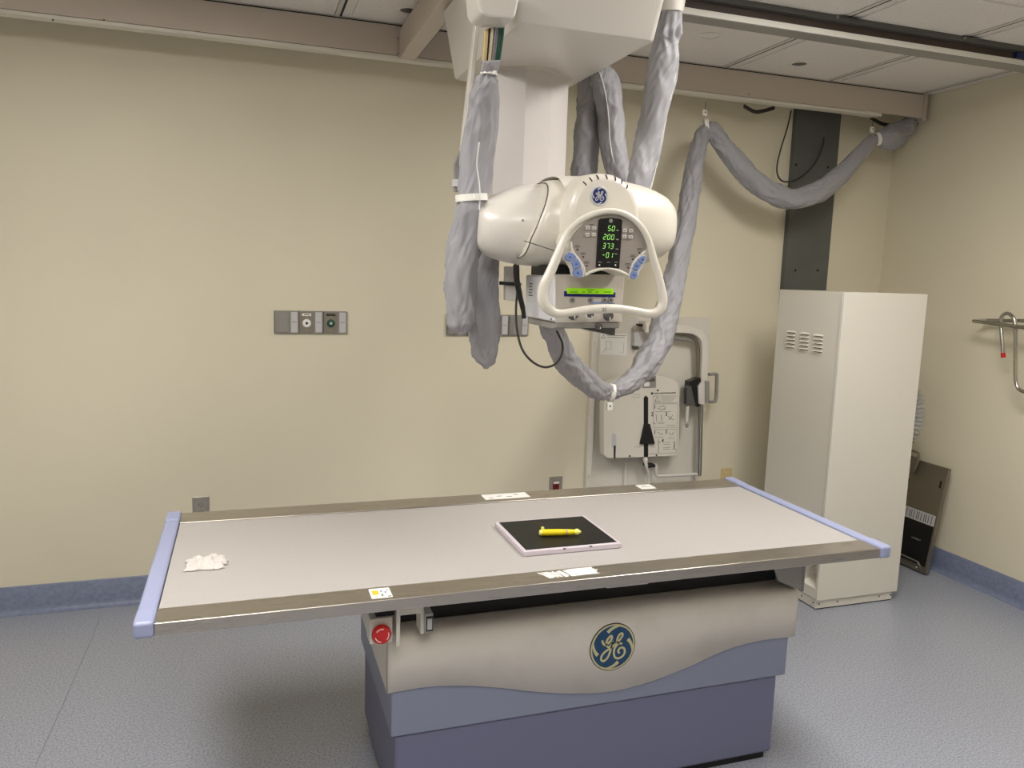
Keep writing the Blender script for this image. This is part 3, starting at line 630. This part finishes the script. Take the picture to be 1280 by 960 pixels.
# --- B: loop behind the column
B = thing('cable_sleeve', F(760, 95, Y=-1.0), 'grey cable sleeve looping over just right of the column, behind the head', 'cable sleeve', 'grey fabric cable sleeves')
b = MB(); pb, rb = sleeve_mesh(b, [(741, 40), (743, 62), (748, 84), (754, 98), (760, 120), (764, 150), (766, 185), (773, 215), (780, 240), (779, 266), (764, 290), (746, 300)], [12, 12, 13, 17, 18, 17, 15.5, 15, 14, 13, 13, 12], [-.92, -.93, -.95, -.96, -.97, -.98, -1.0, -1.05, -1.1, -1.17, -1.26, -1.35], 5.5, .15, 12, 40, 20)
b.build('sleeve', M['fabric'], B, smooth=180)
seam(B, pb, rb, lambda p: V((-.6, -.8, 0)), len(pb)*22//100, len(pb)*68//100)
B2 = thing('cable_sleeve', F(733, 110, Y=-.92), 'dark-shaded grey cable sleeve against the right edge of the column', 'cable sleeve', 'grey fabric cable sleeves')
b = MB(); sleeve_mesh(b, [(741, 45), (739, 70), (738, 92), (737, 112), (736, 140), (734, 170), (731, 200), (728, 230), (725, 260), (721, 284), (718, 298)], [12, 12, 12, 15, 16.5, 16.5, 16, 15.5, 15, 14, 13], [-.84, -.86, -.88, -.90, -.90, -.91, -.93, -.97, -1.05, -1.2, -1.35], 9.9, .14, 12, 40, 18)
b.build('sleeve', M['fabric'], B2, smooth=180)

# --- C: long sleeve from the carriage down behind the head
Cc = thing('cable_sleeve', F(836, 20, Y=-1.3), 'tall grey cable sleeve dropping from the right corner of the white carriage', 'cable sleeve', 'grey fabric cable sleeves')
b = MB(); pc, rc = sleeve_mesh(b, [(844, -40), (842, -8), (839, 16), (835, 38), (833, 52), (830, 75), (825, 105), (818, 140), (811, 175), (803, 210), (796, 245), (789, 270), (782, 288), (773, 298)],
            [13, 13, 15, 17.5, 15, 18, 18.5, 17, 17, 18, 16, 14, 13, 12], [-1.33, -1.33, -1.32, -1.31, -1.30, -1.29, -1.27, -1.25, -1.23, -1.22, -1.22, -1.22, -1.28, -1.36], 1.7, .16, 10, 44, 22, gather=((.24, .05),))
b.build('sleeve', M['fabric'], Cc, smooth=180)
seam(Cc, pc, rc, lambda p: V((.8, -.6, 0)), len(pc)*30//100, len(pc)*78//100)
p1_ = F(840, -14, Y=-1.33); p2_ = F(838, 15, Y=-1.325)
b = MB(); b.tube([p1_, (p1_+p2_)/2, p2_], [.047, .047, .042], 28, flat=.8); lab(b.build('sleeve_cuff', M['white'], Cc, smooth=60), 'white plastic cuff at the top')

# --- D: long swag from the head to the beam
Dd = thing('cable_sleeve', F(764, 480, Y=-.9), 'long grey cable sleeve looping low under the head and up to the back beam', 'cable sleeve', 'grey fabric cable sleeves')
b = MB()
d1, rd1 = sleeve_mesh(b, [(686, 398), (693, 418), (702, 440), (716, 461), (734, 478), (750, 488), (762, 490), (774, 486), (792, 474), (808, 455), (820, 433), (830, 405), (838, 372), (846, 335), (854, 295), (861, 255), (866, 222), (871, 192), (878, 168), (883, 160)],
            [13, 14, 14.5, 14.5, 14, 12, 9.5, 12, 15, 18, 19, 18, 17, 16, 15.5, 14.5, 13.5, 12.5, 10.5, 7], [-1.36, -1.33, -1.28, -1.20, -1.12, -1.05, -1.0, -.96, -.92, -.88, -.84, -.78, -.70, -.62, -.54, -.46, -.40, -.35, -.30, -.29], 2.2, .15, 9, 44, 60)
d2, rd2 = sleeve_mesh(b, [(884, 158), (890, 163), (900, 176), (914, 195), (932, 216), (954, 235), (978, 246), (1002, 247), (1024, 239), (1044, 225), (1062, 207), (1077, 190), (1090, 177), (1097, 173)],
            [7, 10, 11.5, 12, 12.5, 13, 13, 13, 13, 12, 10.5, 9.5, 8, 5], [-.29, -.285, -.28, -.28, -.28, -.28, -.28, -.28, -.28, -.28, -.27, -.26, -.25, -.25], 6.1, .14, 9, 40, 46)
d3, rd3 = sleeve_mesh(b, [(1095, 172), (1102, 173), (1112, 173), (1122, 168), (1130, 161), (1139, 154), (1145, 149)], [6, 11, 15, 16, 13, 9, 6], [-.25, -.24, -.225, -.20, -.185, -.17, -.165], 4.4, .16, 9, 40, 14)
lab(b.build('sleeve', M['fabric'], Dd, smooth=180), 'wrinkled grey fabric')
seam(Dd, d1, rd1, lambda p: V((-.70, -.72, 0)), len(d1)*40//100, len(d1)*92//100)
# clips
def clip(px, py, Y, axis, R, lb, arc, tab):
    cen = F(px, py, Y=Y); t = thing('sleeve_clip', cen, lb, 'clip', 'white plastic clips on the long sleeve')
    b = MB(); clip_ring(b, cen, axis, R, .010, .0045, arc); b.build('band', M['plast'], t, bevel=.001)
    tx, ty, TY = tab; q = F(tx, ty, Y=TY); b = MB(); b.box(q.x-.011, q.x+.011, q.y-.004, q.y+.004, q.z-.014, q.z+.014); tb = b.build('tab', M['plast'], t, bevel=.002)
    MB().cyl(q+V((0, -.004, .002)), NY, .0035, .0012, 10).build('tab_hole', M['ink'], tb); return t, q
clip(764.5, 491, -1.0, V((1, -.25, -.1)), .030, 'white clip at the lowest point of the long sleeve, below the head', (0, 2*PI), (762, 508, -1.03))
t, q = clip(882, 157, -.292, V((1, -.35, .12)), .026, 'white clip hanging under the beam left of the grey wall panel', (0, 2*PI), (881, 141, -.292))
MB().tube([q+V((0, 0, .012)), q+V((.001, .0, .05))], .0018, 8).build('hook_wire', M['dgrey'], t)
t, q = clip(1096, 174, -.25, V((1, -.25, .25)), .030, 'white clip hanging under the beam near the room corner', (0, 2*PI), (1090, 162, -.252))
MB().tube([q+V((0, 0, .012)), q+V((.001, .0, .045))], .0018, 8).build('hook_wire', M['dgrey'], t)
# black cables
b = MB(); b.tube(catmull([F(x, y, Y=Y) for x, y, Y in ((989, 138, -.10), (984, 160, -.09), (975, 190, -.08), (971, 212, -.075), (976, 225, -.07), (988, 227, -.065), (1003, 220, -.06), (1018, 205, -.05), (1028, 185, -.042), (1030, 172, -.037))], 6), .0042, 10)
o = b.build('black_cable', M['rubber'], base=F(988, 227, Y=-.065)); tag(o, 'thin black cable looping down from the beam over the grey wall panel', 'cable')
for k, (pts, lb) in enumerate((([(930, 134), (943, 141), (955, 140), (968, 136)], 'short black cable sagging under the beam left of the grey wall panel'), ([(1088, 148), (1102, 156), (1118, 158), (1136, 152)], 'dark cable bundle sagging under the beam near the corner'))):
    b = MB()
    for j in range(3): b.tube(catmull([F(x, y-j*1.4, Y=-.17+j*.012) for x, y in pts], 6), .0045, 10)
    tag(b.build('black_cable', M['rubber'], base=F(*pts[1], Y=-.17)), lb, 'cable')
b = MB(); b.tube(catmull([F(x, y, Y=Y) for x, y, Y in ((644, 330, -1.52), (645, 345, -1.53), (646.5, 365, -1.53), (645, 385, -1.53), (646, 410, -1.53), (652, 435, -1.53), (664, 451, -1.53), (680, 459, -1.52), (694, 455, -1.51), (702, 443, -1.50), (703, 430, -1.50), (699, 420, -1.50), (696, 414, -1.50))], 6), .0034, 10)
tag(b.build('black_cable', M['rubber'], base=F(680, 459, Y=-1.52)), 'thin dark cable looping below the collimator from the tube head', 'cable')
b = MB(); b.tube(catmull([F(x, y, Y=-1.56) for x, y in ((645, 331), (646, 350), (650, 370), (654, 388), (655, 398))], 6), [.0085]*6+[.0085]*6+[.0075]*6+[.0065]*7, 12)
tag(b.build('black_cable', M['black'], base=F(646, 350, Y=-1.56)), 'thick black cable running down the left side of the collimator', 'cable')

# ================================================================== BACK WALL FITTINGS
def wallbox(x0, y0, x1, y1, d, Y=0):
    a_ = F(x0, y1, Y=Y-d); c_ = F(x1, y0, Y=Y-d); return a_.x, c_.x, Y-d, Y-.0003, a_.z, c_.z
def gangs(X0_, X1_, Z0_, Z1_, loc, lb, kinds):
    t = thing('wall_outlet_panel', loc, lb, 'wall panel', 'gas and blank wall panels')
    MB().box(X0_, X1_, -.012, -.0004, Z0_, Z1_).build('backplate', M['grey'], t, bevel=.0015)
    n_ = len(kinds); w = (X1_-X0_)/n_
    for k, kd in enumerate(kinds):
        xa = X0_+k*w; zc_ = (Z0_+Z1_)/2
        MB().box(xa-.001, xa+.002, -.0145, -.012, Z0_+.001, Z1_-.001).build('divider', M['dgrey'], t)
        if kd == 'blank':
            o = MB().box(xa+.008, xa+w*.60, -.016, -.012, Z0_+.006, Z1_-.006).build('cover', M['grey'], t, bevel=.002)
            MB().box(xa+.018, xa+w*.60-.010, -.0185, -.016, Z0_+.007, Z1_-.007).build('rib', M['grey'], o, bevel=.001)
        else:
            o = MB().box(xa+.005, xa+w*.58, -.015, -.012, Z0_+.004, Z1_-.004).build('outlet_plate', M['darksteel'], t)
            cx_ = xa+w*.31
            MB().box(cx_-.020, cx_+.020, -.0162, -.015, Z1_-.022, Z1_-.011).build('name_tag', M['label'] if kd == 'white' else M['ink'], o)
            MB().box(cx_-.012, cx_+.014, -.0166, -.0162, Z1_-.018, Z1_-.015).build('tag_print', M['ink'] if kd == 'white' else M['dgrey'], o)
            b = MB(); b.lathe(V((cx_, -.015, zc_-.003)), NY, [(0, .019), (.006, .019), (.007, .016)], 10); pt = b.build('port', M['label'] if kd == 'white' else M['cgreen'], o)
            b = MB(); b.lathe(V((cx_, -.022, zc_-.003)), NY, [(0, .006), (.0012, .006), (.0012, .003), (.0004, .003)], 14); b.build('port_hole', M['ink'] if kd == 'white' else M['lgrey'], pt)
            for zz in (zc_+.026, zc_-.034): MB().cyl(V((cx_, -.015, zz)), NY, .003, .002, 8).build('screw', M['tan'], o)
        o = MB().box(xa+w*.66, xa+w-.006, -.017, -.012, Z0_+.005, Z1_-.005).build('slide_cover', M['lgrey'], t, bevel=.004)
        MB().box(xa+w*.70, xa+w-.012, -.0176, -.017, zc_, zc_+.002).build('label_line', M['dgrey'], o)
gangs(-3.378, -3.056, 1.207, 1.310, (-3.217, -.012, 1.207), 'three-gang grey wall panel with white and green gas outlets, left of the head', ['blank', 'white', 'green'])
gangs(-2.585, -2.168, 1.202, 1.304, (-2.37, -.012, 1.202), 'grey wall panel half hidden behind the hanging sleeve', ['blank', 'blank', 'blank', 'blank'])
def outlet(cx_, cz_, lb, plate, face_, kind):
    t = thing('wall_outlet', (cx_, -.006, cz_-.057), lb, 'outlet')
    MB().box(cx_-.0355, cx_+.0355, -.0065, -.0004, cz_-.057, cz_+.057).build('plate', plate, t, bevel=.002)
    if kind == 'duplex':
        for dz in (.020, -.020):
            b = MB(); b.lathe(V((cx_, -.0065, cz_+dz)), NY, [(0, .0165), (.002, .0165)], 20); o = b.build('socket', face_, t)
            for dx in (-.006, .006): MB().box(cx_+dx-.001, cx_+dx+.001, -.0092, -.0085, cz_+dz-.002, cz_+dz+.007).build('slot', M['black'], o)
            MB().cyl(V((cx_, -.0085, cz_+dz-.009)), NY, .002, .0006, 8).build('slot', M['black'], o)
    else:
        o = MB().box(cx_-.017, cx_+.017, -.0105, -.0065, cz_-.034, cz_+.034).build('insert', face_, t, bevel=.001)
        if kind == 'red': MB().box(cx_-.016, cx_+.016, -.0112, -.0105, cz_+.020, cz_+.033).build('name_tag', M['label'], o)
        for dz in (.008, -.018): MB().box(cx_-.005, cx_+.005, -.0113, -.0105, cz_+dz-.004, cz_+dz+.004).build('slot', M['black'] if kind == 'red' else M['tan'], o)
    return t
outlet(-3.703, .414, 'steel duplex wall outlet above the left end of the table', M['steel'], M['grey'], 'duplex')
outlet(-1.985, .413, 'grey wall outlet with red insert low on the back wall', M['steel'], M['darkred'], 'red')
outlet(-.955, .405, 'beige wall outlet beside the cabinet, above the far table corner', M['beige'], M['beige'], 'plain')
# tall grey wall panel behind the cabinet
t = thing('wall_cover_panel', (-.553, -.02, 1.38), 'tall dark grey metal panel on the back wall above the white cabinet', 'wall panel')
MB().box(-.692, -.405, -.035, -.0004, 1.38, 2.515).build('sheet', M['tower'], t, bevel=.002)
for px, py in ((995, 206), (1035, 209), (994, 338), (1022, 338)):
    p = F(px, py, Y=-.035); MB().cyl(p, NY, .007, .002, 12).build('screw', M['dark'], t)

# ------------------------------------------------------------------ wall detector holder
W = thing('wall_detector_holder', (-1.48, -.02, .39), 'white wall-mounted detector holder with arm and instruction labels behind the table', 'detector holder')
MB().box(-1.826, -1.137, -.020, -.0004, .395, 1.305).build('backplate', M['bucky'], W, bevel=.002)
MB().box(-1.826, -1.795, -.030, -.0202, .397, 1.303).build('plate_flange', M['bucky'], W, bevel=.002)
for z in (1.165, .47): MB().cyl(V((-1.811, -.030, z)), NY, .008, .004, 12).build('screw', M['white'], W)
def wq(pts, nm, m, Y, th, par, bev=0):
    return MB().prism(FY(pts, Y), (0, th, 0)).build(nm, m, par, bevel=bev)
o = wq([(750.5, 416), (784, 417.5), (783.5, 444.5), (750.5, 443)], 'warning_label', M['label'], -.0212, .001, W); lab(o, 'pale label with warning triangle and diagram')
def stroke(pts, Y, w, par, nm='print_mark', m='ink'):
    P = [F(x, y, Y=Y) for x, y in pts]; b = MB(); b.tube(P, w, 6, flat=.4); return b.build(nm, M[m], par)
stroke([(752, 422.5), (754.3, 418.2), (757, 422.5), (752, 422.5)], -.0214, .0014, o)
for y, xa, xb in ((419, 758.5, 783), (421.3, 759, 781)): stroke([(xa, y), (xb, y+.6)], -.0214, .0011, o)
stroke([(757, 427), (764, 427.2), (764, 437), (757.5, 437), (757, 427)], -.0214, .0008, o, m='inkgrey'); stroke([(777, 428), (780, 429), (779, 441), (775, 440)], -.0214, .0008, o, m='inkgrey'); stroke([(753, 441), (757, 435), (757, 441)], -.0214, .0008, o, m='inkgrey')
# arm: L-shaped cream rail
apx = [(806, 411), (822, 410.5), (840, 411), (858, 411.8), (868, 414), (876, 419.5), (880, 428), (880.5, 440), (879.8, 460), (878.8, 480)]
P = catmull(FY(apx, -.10), 6); b = MB(); rings = []
for i, p in enumerate(P):
    t_ = (P[min(i+1, len(P)-1)]-P[max(i-1, 0)]).normalized(); q = V((t_.z, 0, -t_.x))*.020
    rings.append([p+q+V((0, .012, 0)), p+q-V((0, .012, 0)), p-q-V((0, .012, 0)), p-q+V((0, .012, 0))])
b.loft(rings); arm = b.build('arm', M['bucky'], W, bevel=.004); lab(arm, 'bent cream arm')
MB().box(-1.56, -1.53, -.09, -.0204, 1.24, 1.285).build('arm_mount', M['bucky'], W, bevel=.003)
b = MB(); b.tube(catmull(FY([(836, 416), (850, 417), (862, 419), (869, 424), (872, 433), (872.5, 450), (872.5, 480)], -.085), 6), .011, 14); lab(b.build('steel_tube', M['darksteel'], arm), 'dark steel tube inside the bend')
b = MB(); b.tube(FY([(876, 500), (875, 540), (873.5, 594)], -.085), .014, 16); sl = lab(b.build('slide_post', M['chrome'], W), 'dark steel slide post')
b = MB(); b.tube(catmull(FY([(873.5, 592.5), (850, 594), (824, 594.8), (820.5, 592), (820, 580)], -.085), 5), .0085, 14); b.build('stop_bar', M['white'], W)
wq([(809, 582), (820, 581), (820, 584), (810, 585)], 'stop_pin', M['black'], -.09, .05, W)
wq([(862, 477), (876, 472), (877, 481), (881, 503), (873, 509), (861, 506)], 'clamp', M['black'], -.125, .05, W, .003)
wq([(858.5, 485), (864, 482), (870, 508), (858.5, 506)], 'clamp_lever', M['dgrey'], -.13, .03, W, .002)
wq([(873, 483), (878.5, 476), (881, 476), (881, 506), (874, 505)], 'lock_block', M['white'], -.135, .02, W, .002)
wq([(881.2, 476), (887, 476.5), (887, 503), (881.2, 505)], 'lock_body', M['grey'], -.125, .05, W, .003)
b = MB(); hp2 = FY([(886, 468), (895, 467.5), (896, 472), (895, 498), (892, 502), (886, 502)], -.115); b.tube(catmull(hp2, 4), .0085, 12, flat=1.4); b.build('grab_handle', M['grey'], W)
b = MB(); b.lathe(F(859.5, 507, Y=-.11), (0, 0, -1), [(0, .010), (.085, .010), (.087, .006)], 14); b.build('plunger', M['white'], W)
b = MB(); b.lathe(F(859, 530, Y=-.11), (0, 0, -1), [(0, .009), (.02, .007)], 12); b.build('plunger_tip', M['grey'], W)
b = MB(); b.tube(FY([(831, 420.5), (842, 422)], -.07), .006, 12); b.tube(FY([(841, 421.8), (865, 425.5)], -.07), .010, 14); b.build('roller', M['grey'], W)
o = wq([(793.5, 411), (796, 407.5), (811, 407.5), (811, 414.5), (794.5, 415.5)], 'latch_bracket', M['steel'], -.06, .038, W, .002)
wq([(798.5, 405), (810, 404.8), (810, 408), (798.5, 408.2)], 'latch_pad', M['black'], -.061, .03, o)
wq([(793, 415), (804, 415), (803.5, 432.5), (793, 432.5)], 'latch_post', M['lgrey'], -.055, .033, o); wq([(793, 432.6), (798, 432.6), (797.5, 437), (793.5, 437)], 'latch_foot', M['dgrey'], -.05, .028, o)
# detector body
dpx = [(755, 569.5), (760, 573.2), (800, 572), (845, 570.2), (848.8, 565.5), (849.6, 525), (849.6, 488), (847.5, 480), (843, 475), (835, 471.8), (820, 470), (800, 469.6), (785, 470.8), (770, 474), (761, 479), (756, 488), (754.8, 505), (754.6, 540)]
DB = wq(dpx, 'detector_body', M['bucky'], -.125, .055, W, .005); lab(DB, 'cream detector tray with black slot')
MB().box(-1.72, -1.42, -.0695, -.0204, .62, .95).build('tray_mount', M['dgrey'], W)
YD = -.126
wq([(804.8, 497), (807.4, 494.3), (810.2, 497), (810.2, 571), (805, 571)], 'slot', M['black'], YD-.0008, .0015, DB)
wq([(806, 530), (812.8, 530), (819, 555), (800.5, 555.3)], 'slide_pointer', M['black'], YD-.014, .013, DB, .002)
o = wq([(806, 470.5), (820, 469.8), (820, 484.6), (803, 485.2)], 'handle_recess', M['grey'], YD-.0006, .0012, DB)
wq([(808, 474), (819, 472.5), (819, 476), (808, 476.5)], 'handle_bar', M['dgrey'], YD-.006, .006, o, .001); wq([(805.5, 478), (812, 477.5), (812, 483), (805, 483.5)], 'handle_catch', M['plast'], YD-.004, .004, o, .001)
wq([(765, 544), (767.6, 541), (770.4, 544), (770.4, 559), (765, 559)], 'key_slot', M['lgrey'], YD-.0004, .001, DB); wq([(767.2, 557), (769.8, 557), (769.3, 573), (767.2, 573)], 'key_slot', M['black'], YD-.0006, .001, DB)
for x, y in ((822, 488), (787, 570), (820.5, 569)): 
    g = F(x, y, Y=YD); MB().cyl(V((g.x, YD, g.z)), NY, .005, .002, 10).build('screw', M['ink'], DB)
for y, xa, xb in ((493.2, 791, 800), (496.2, 790, 800), (558.8, 793, 801)): stroke([(xa, y), (xb, y)], YD-.0004, .0009, DB, m='inkgrey')
g = F(815, 491.8, Y=YD); MB().cyl(V((g.x, YD, g.z)), NY, .007, .0008, 16).build('print_dot', M['dgrey'], DB)
for fr in ([(816.5, 495), (847, 495), (847, 503.3), (816.5, 503.3), (816.5, 495)], [(816.5, 504.8), (847, 504.8), (846.5, 534), (817, 534.4), (816.5, 504.8)], [(817.5, 537), (846.5, 536.6), (846, 566), (811, 567.3)]):
    stroke(fr, YD-.0003, .0009, DB, 'instruction_frame', 'inkgrey')
stroke([(818.6, 501.5), (821.8, 496), (825, 501.5), (818.6, 501.5)], YD-.0005, .0014, DB, 'warning_triangle')
rows_ = [(497, 827, 844), (499, 826, 843), (501, 827, 841), (514.6, 819, 839), (527.5, 820, 831), (529.5, 822, 830), (531.5, 833, 844), (546.5, 818, 829), (547.5, 835, 843), (553, 829, 838), (555.5, 829, 838), (559.5, 829, 838), (561.5, 829, 837), (556, 813, 819), (559, 813, 819)]
for y, xa, xb in rows_: stroke([(xa, y), (xb, y)], YD-.0004, .0009, DB, m='inkgrey')
for pts in ([(822, 510), (826, 512), (831, 511)], [(824, 509), (829, 507), (832, 509), (831, 512)], [(820, 518), (820.5, 526)], [(827, 519), (827, 526)], [(835, 520), (838, 523), (842, 525)], [(836, 525), (841, 519)], [(822, 540), (826, 543), (829, 542)], [(836, 541), (840, 544), (842, 540)], [(822, 553), (826, 553)], [(823, 549), (823, 566)], [(841, 552), (844, 556), (841, 562)], [(844, 551), (842, 558), (845, 563)], [(816, 528), (819, 530)]):
    stroke(pts, YD-.0004, .0013, DB, m='dgrey')
uW = UX
for tx, x, y, s in (('1', 818.5, 508.8, .030), ('2', 815.2, 518, .030), ('3', 832.8, 518, .028), ('1', 818.5, 540.6, .030), ('3', 832.8, 540, .028), ('4', 828.3, 550.8, .028)):
    g = F(x, y, Y=YD-.0004); text_obj(tx, s, V((g.x, YD-.0006, g.z)), UX, UZ, NY, 'numeral', M['ink'], DB)
g = F(831, 491.4, Y=YD); text_obj('PANEL LOAD INSTALLATION', .0098, V((g.x, YD-.0006, g.z)), UX, UZ, NY, 'heading', M['ink'], DB)
# cords of the holder
b = MB(); b.tube(catmull([F(x, y, Y=Y) for x, y, Y in ((806.5, 571, -.11), (807, 577, -.11), (808.5, 585, -.10), (811, 593, -.08), (811.5, 604, -.06), (811, 625, -.05), (809, 660, -.045))], 5), [.012]*5+[.009]*5+[.0065]*21, 12); b.build('cord', M['plast'], W)
b = MB(); b.tube(catmull(FY([(782.5, 573), (781.8, 590), (781, 612), (780, 660)], -.045), 5), .0035, 8); b.build('cord', M['plast'], W)

# ================================================================== CABINET
cb = thing('metal_cabinet', (-.777, -.64, 0), 'tall plain white metal cabinet standing in the right corner', 'cabinet')
x0, x1, y0, y1, zt = -1.0106, -.5444, -.8606, -.4216, 1.470
b = MB(); bm = b.bm
def q4(a_, b_, c_, d_): b.face([bm.verts.new(V(p)) for p in (a_, b_, c_, d_)])
zb = .05
q4((x0, y0, zb), (x1, y0, zb), (x1, y0, zt), (x0, y0, zt)); q4((x1, y0, zb), (x1, y1, zb), (x1, y1, zt), (x1, y0, zt)); q4((x0, y1, zb), (x1, y1, zb), (x1, y1, zt), (x0, y1, zt)); q4((x0, y0, zt), (x1, y0, zt), (x1, y1, zt), (x0, y1, zt)); q4((x0, y0, zb), (x1, y0, zb), (x1, y1, zb), (x0, y1, zb))
# left side with a recessed pocket
pa, pb_, pz0, pz1 = -.852, -.752, .10, .225
for a_, b_, c_, d_ in ((y0, pa, zb, zt), (pb_, y1, zb, zt), (pa, pb_, zb, pz0), (pa, pb_, pz1, zt)): q4((x0, a_, c_), (x0, b_, c_), (x0, b_, d_), (x0, a_, d_))
xr = x0+.07
q4((xr, pa, pz0+.03), (xr, pb_, pz0+.03), (xr, pb_, pz1), (xr, pa, pz1)); q4((x0, pa, pz0), (x0, pb_, pz0), (xr, pb_, pz0+.03), (xr, pa, pz0+.03)); q4((x0, pa, pz1), (x0, pb_, pz1), (xr, pb_, pz1), (xr, pa, pz1)); q4((x0, pa, pz0), (xr, pa, pz0+.03), (xr, pa, pz1), (x0, pa, pz1)); q4((x0, pb_, pz0), (xr, pb_, pz0+.03), (xr, pb_, pz1), (x0, pb_, pz1))
bmesh.ops.remove_doubles(bm, verts=bm.verts, dist=1e-5)
body = b.build('body', M['cabin'], cb, smooth=20)
MB().box(x0-.002, x1+.002, y0-.006, y0-.0002, zb-.003, zt+.002).build('front_panel', M['cabin'], cb, bevel=.002)
MB().box(x0-.0035, x0-.0002, y0+.001, y0+.010, .226, zt-.004).build('edge_trim', M['white'], cb, bevel=.001)
MB().box(x0+.002, x1-.018, y0+.004, y1-.01, .006, zb-.0035).build('plinth', M['cabin'], cb, bevel=.001)
MB().box(x0+.006, x1-.022, y0+.008, y1-.014, .0, .006).build('foot', M['dark'], cb)
for x in (-.99, -.885, -.64, -.57): MB().cyl(V((x, y0+.004, .028)), NY, .004, .002, 10).build('screw', M['dgrey'], cb)
for y in (-.84, -.76): MB().cyl(V((x0+.002, y, .03)), (-1, 0, 0), .004, .002, 10).build('screw', M['dgrey'], cb)
for k in range(3):
    yc = (-.535, -.633, -.727)[k]
    for i in range(5):
        z = 1.276-i*.0178-k*.0005
        b = MB(); b.prism([V((x0-.0004, yc-.029, z)), V((x0-.009, yc-.029, z-.0078)), V((x0-.0004, yc-.029, z-.0078))], (0, .058, 0)); b.build('louver', M['cabin'], cb)
        MB().box(x0-.0008, x0-.0003, yc-.027, yc+.027, z-.0118, z-.0078).build('louver_gap', M['dark'], cb)

# ------------------------------------------------------------------ behind the cabinet
# foil duct
b = MB(); pts = catmull([V((-.543, -.52, 1.03)), V((-.43, -.545, 1.035)), V((-.325, -.58, .975)), V((-.287, -.60, .86)), V((-.315, -.58, .74)), V((-.42, -.545, .675)), V((-.543, -.52, .67))], 26)
n_ = len(pts); b.tube(pts, [.060*(1+.07*math.sin(i*1.55)) for i in range(n_)], 28)
o = b.build('flexible_duct', M['foil'], base=(-.36, -.35, .62), smooth=60); tag(o, 'ribbed silver flexible duct bulging out behind the white cabinet', 'duct')
# leaning steel panel
L_ = thing('leaning_metal_panel', (-.10, -.42, 0), 'dark stainless steel panel leaning on the right wall behind the cabinet', 'metal panel')
tx, tz = V((0, 1, 0)), V((.080, 0, .575)).normalized(); nx = tz.cross(V((0, 1, 0))); nx = V((-abs(nx.x), 0, abs(nx.z)))
o0 = V((-.112, -.648, .004))
def lp(a_, h, d=0): return o0+tx*a_+tz*h+nx*d
def slab(a0, a1, h0, h1, d0, d1, nm, m, par, bev=0):
    b = MB(); b.prism([lp(a0, h0, d0), lp(a1, h0, d0), lp(a1, h1, d0), lp(a0, h1, d0)], nx*(d1-d0)); return b.build(nm, m, par, bevel=bev)
sh = slab(0, .42, 0, .572, 0, .022, 'sheet', M['darksteel'], L_, .002)
slab(.012, .41, .035, .255, .0221, .0235, 'lower_field', M['blackgl'], sh)
slab(.012, .30, .255, .312, .0222, .0238, 'paper_strip', M['lgrey'], sh)
for k in range(14): slab(.03+.016*k+(.004 if k % 3 else 0), .034+.016*k+(.004 if k % 3 else 0), .262, .306, .0238, .0242, 'strip_line', M['ink'], sh)
slab(.07, .12, .160, .166, .0236, .04, 'latch_tab', M['steel'], sh, .001)
slab(.022, .032, .46, .50, .0222, .024, 'hole', M['black'], sh)
for a_ in (.225, .245): slab(a_, a_+.010, .36, .46, .0222, .0235, 'slot', M['black'], sh)
slab(.19, .42, .49, .585, .0225, .045, 'carrier', M['darksteel'], L_, .003)
b = MB(); b.tube(catmull([lp(.20, .49, .05), lp(.175, .53, .052), lp(.17, .60, .052), lp(.20, .615, .052), lp(.36, .62, .052), lp(.38, .56, .05)], 5), .006, 12); lab(b.build('carry_handle', M['darksteel'], L_), 'bent rod handle')
b = MB(); b.tube(catmull([lp(.03, .032, .028), lp(.035, .05, .05), lp(.06, .055, .05), lp(.28, .055, .05), lp(.30, .05, .05), lp(.305, .032, .028)], 5), .005, 12); b.build('lower_rod', M['chrome'], L_)
slab(.01, .41, .004, .034, .0222, .03, 'foot_strip', M['darksteel'], sh)
for a_ in (.055, .22): MB().cyl(lp(a_, .02, .030), nx, .0045, .002, 10).build('screw', M['label'], sh)

# chrome rack on the right wall
R = thing('wall_rack', (-.08, -.95, 1.2), 'chrome tube apron rack with a red-tipped hook on the right wall', 'rack')
lo = [V((-.045, -1.50, 1.385)), V((-.045, -1.2, 1.374)), V((-.045, -.80, 1.353)), V((-.052, -.765, 1.350)), V((-.085, -.752, 1.348)), V((-.118, -.765, 1.346)), V((-.125, -.80, 1.345)), V((-.125, -1.2, 1.327)), V((-.125, -1.50, 1.315))]
b = MB(); b.tube(catmull(lo, 7), .0092, 14); b.build('loop_bar', M['chrome'], R)
hk = [F(x, y, X=-.10) for x, y in ((1254, 443), (1252.6, 425), (1251, 405), (1252.3, 396), (1258, 391.8), (1264, 394), (1268.5, 402), (1269.5, 425), (1269.5, 455), (1269.8, 475), (1272, 484), (1277, 488.5), (1286, 491), (1300, 494))]
b = MB(); b.tube(catmull(hk, 6), .0088, 14); b.build('hook_tube', M['chrome'], R)
e = F(1254, 441, X=-.10); b = MB(); b.tube([e, F(1254.3, 447, X=-.10)], .0105, 14); lab(b.build('end_plug', M['red'], R), 'red plastic end plug')
for y in (-1.1, -1.45): MB().box(-.052, -.0004, y-.02, y+.02, 1.335, 1.375).build('wall_mount', M['chrome'], R, bevel=.003)

# ================================================================== LIGHT
w = bpy.data.worlds.new('world'); SC.world = w; w.use_nodes = True
w.node_tree.nodes['Background'].inputs['Color'].default_value = lin((200, 196, 188)); w.node_tree.nodes['Background'].inputs['Strength'].default_value = .02
vs = SC.view_settings; vs.view_transform = 'Standard'; vs.look = 'None'; vs.gamma = 1; vs.use_curve_mapping = False; vs.exposure = 1.15
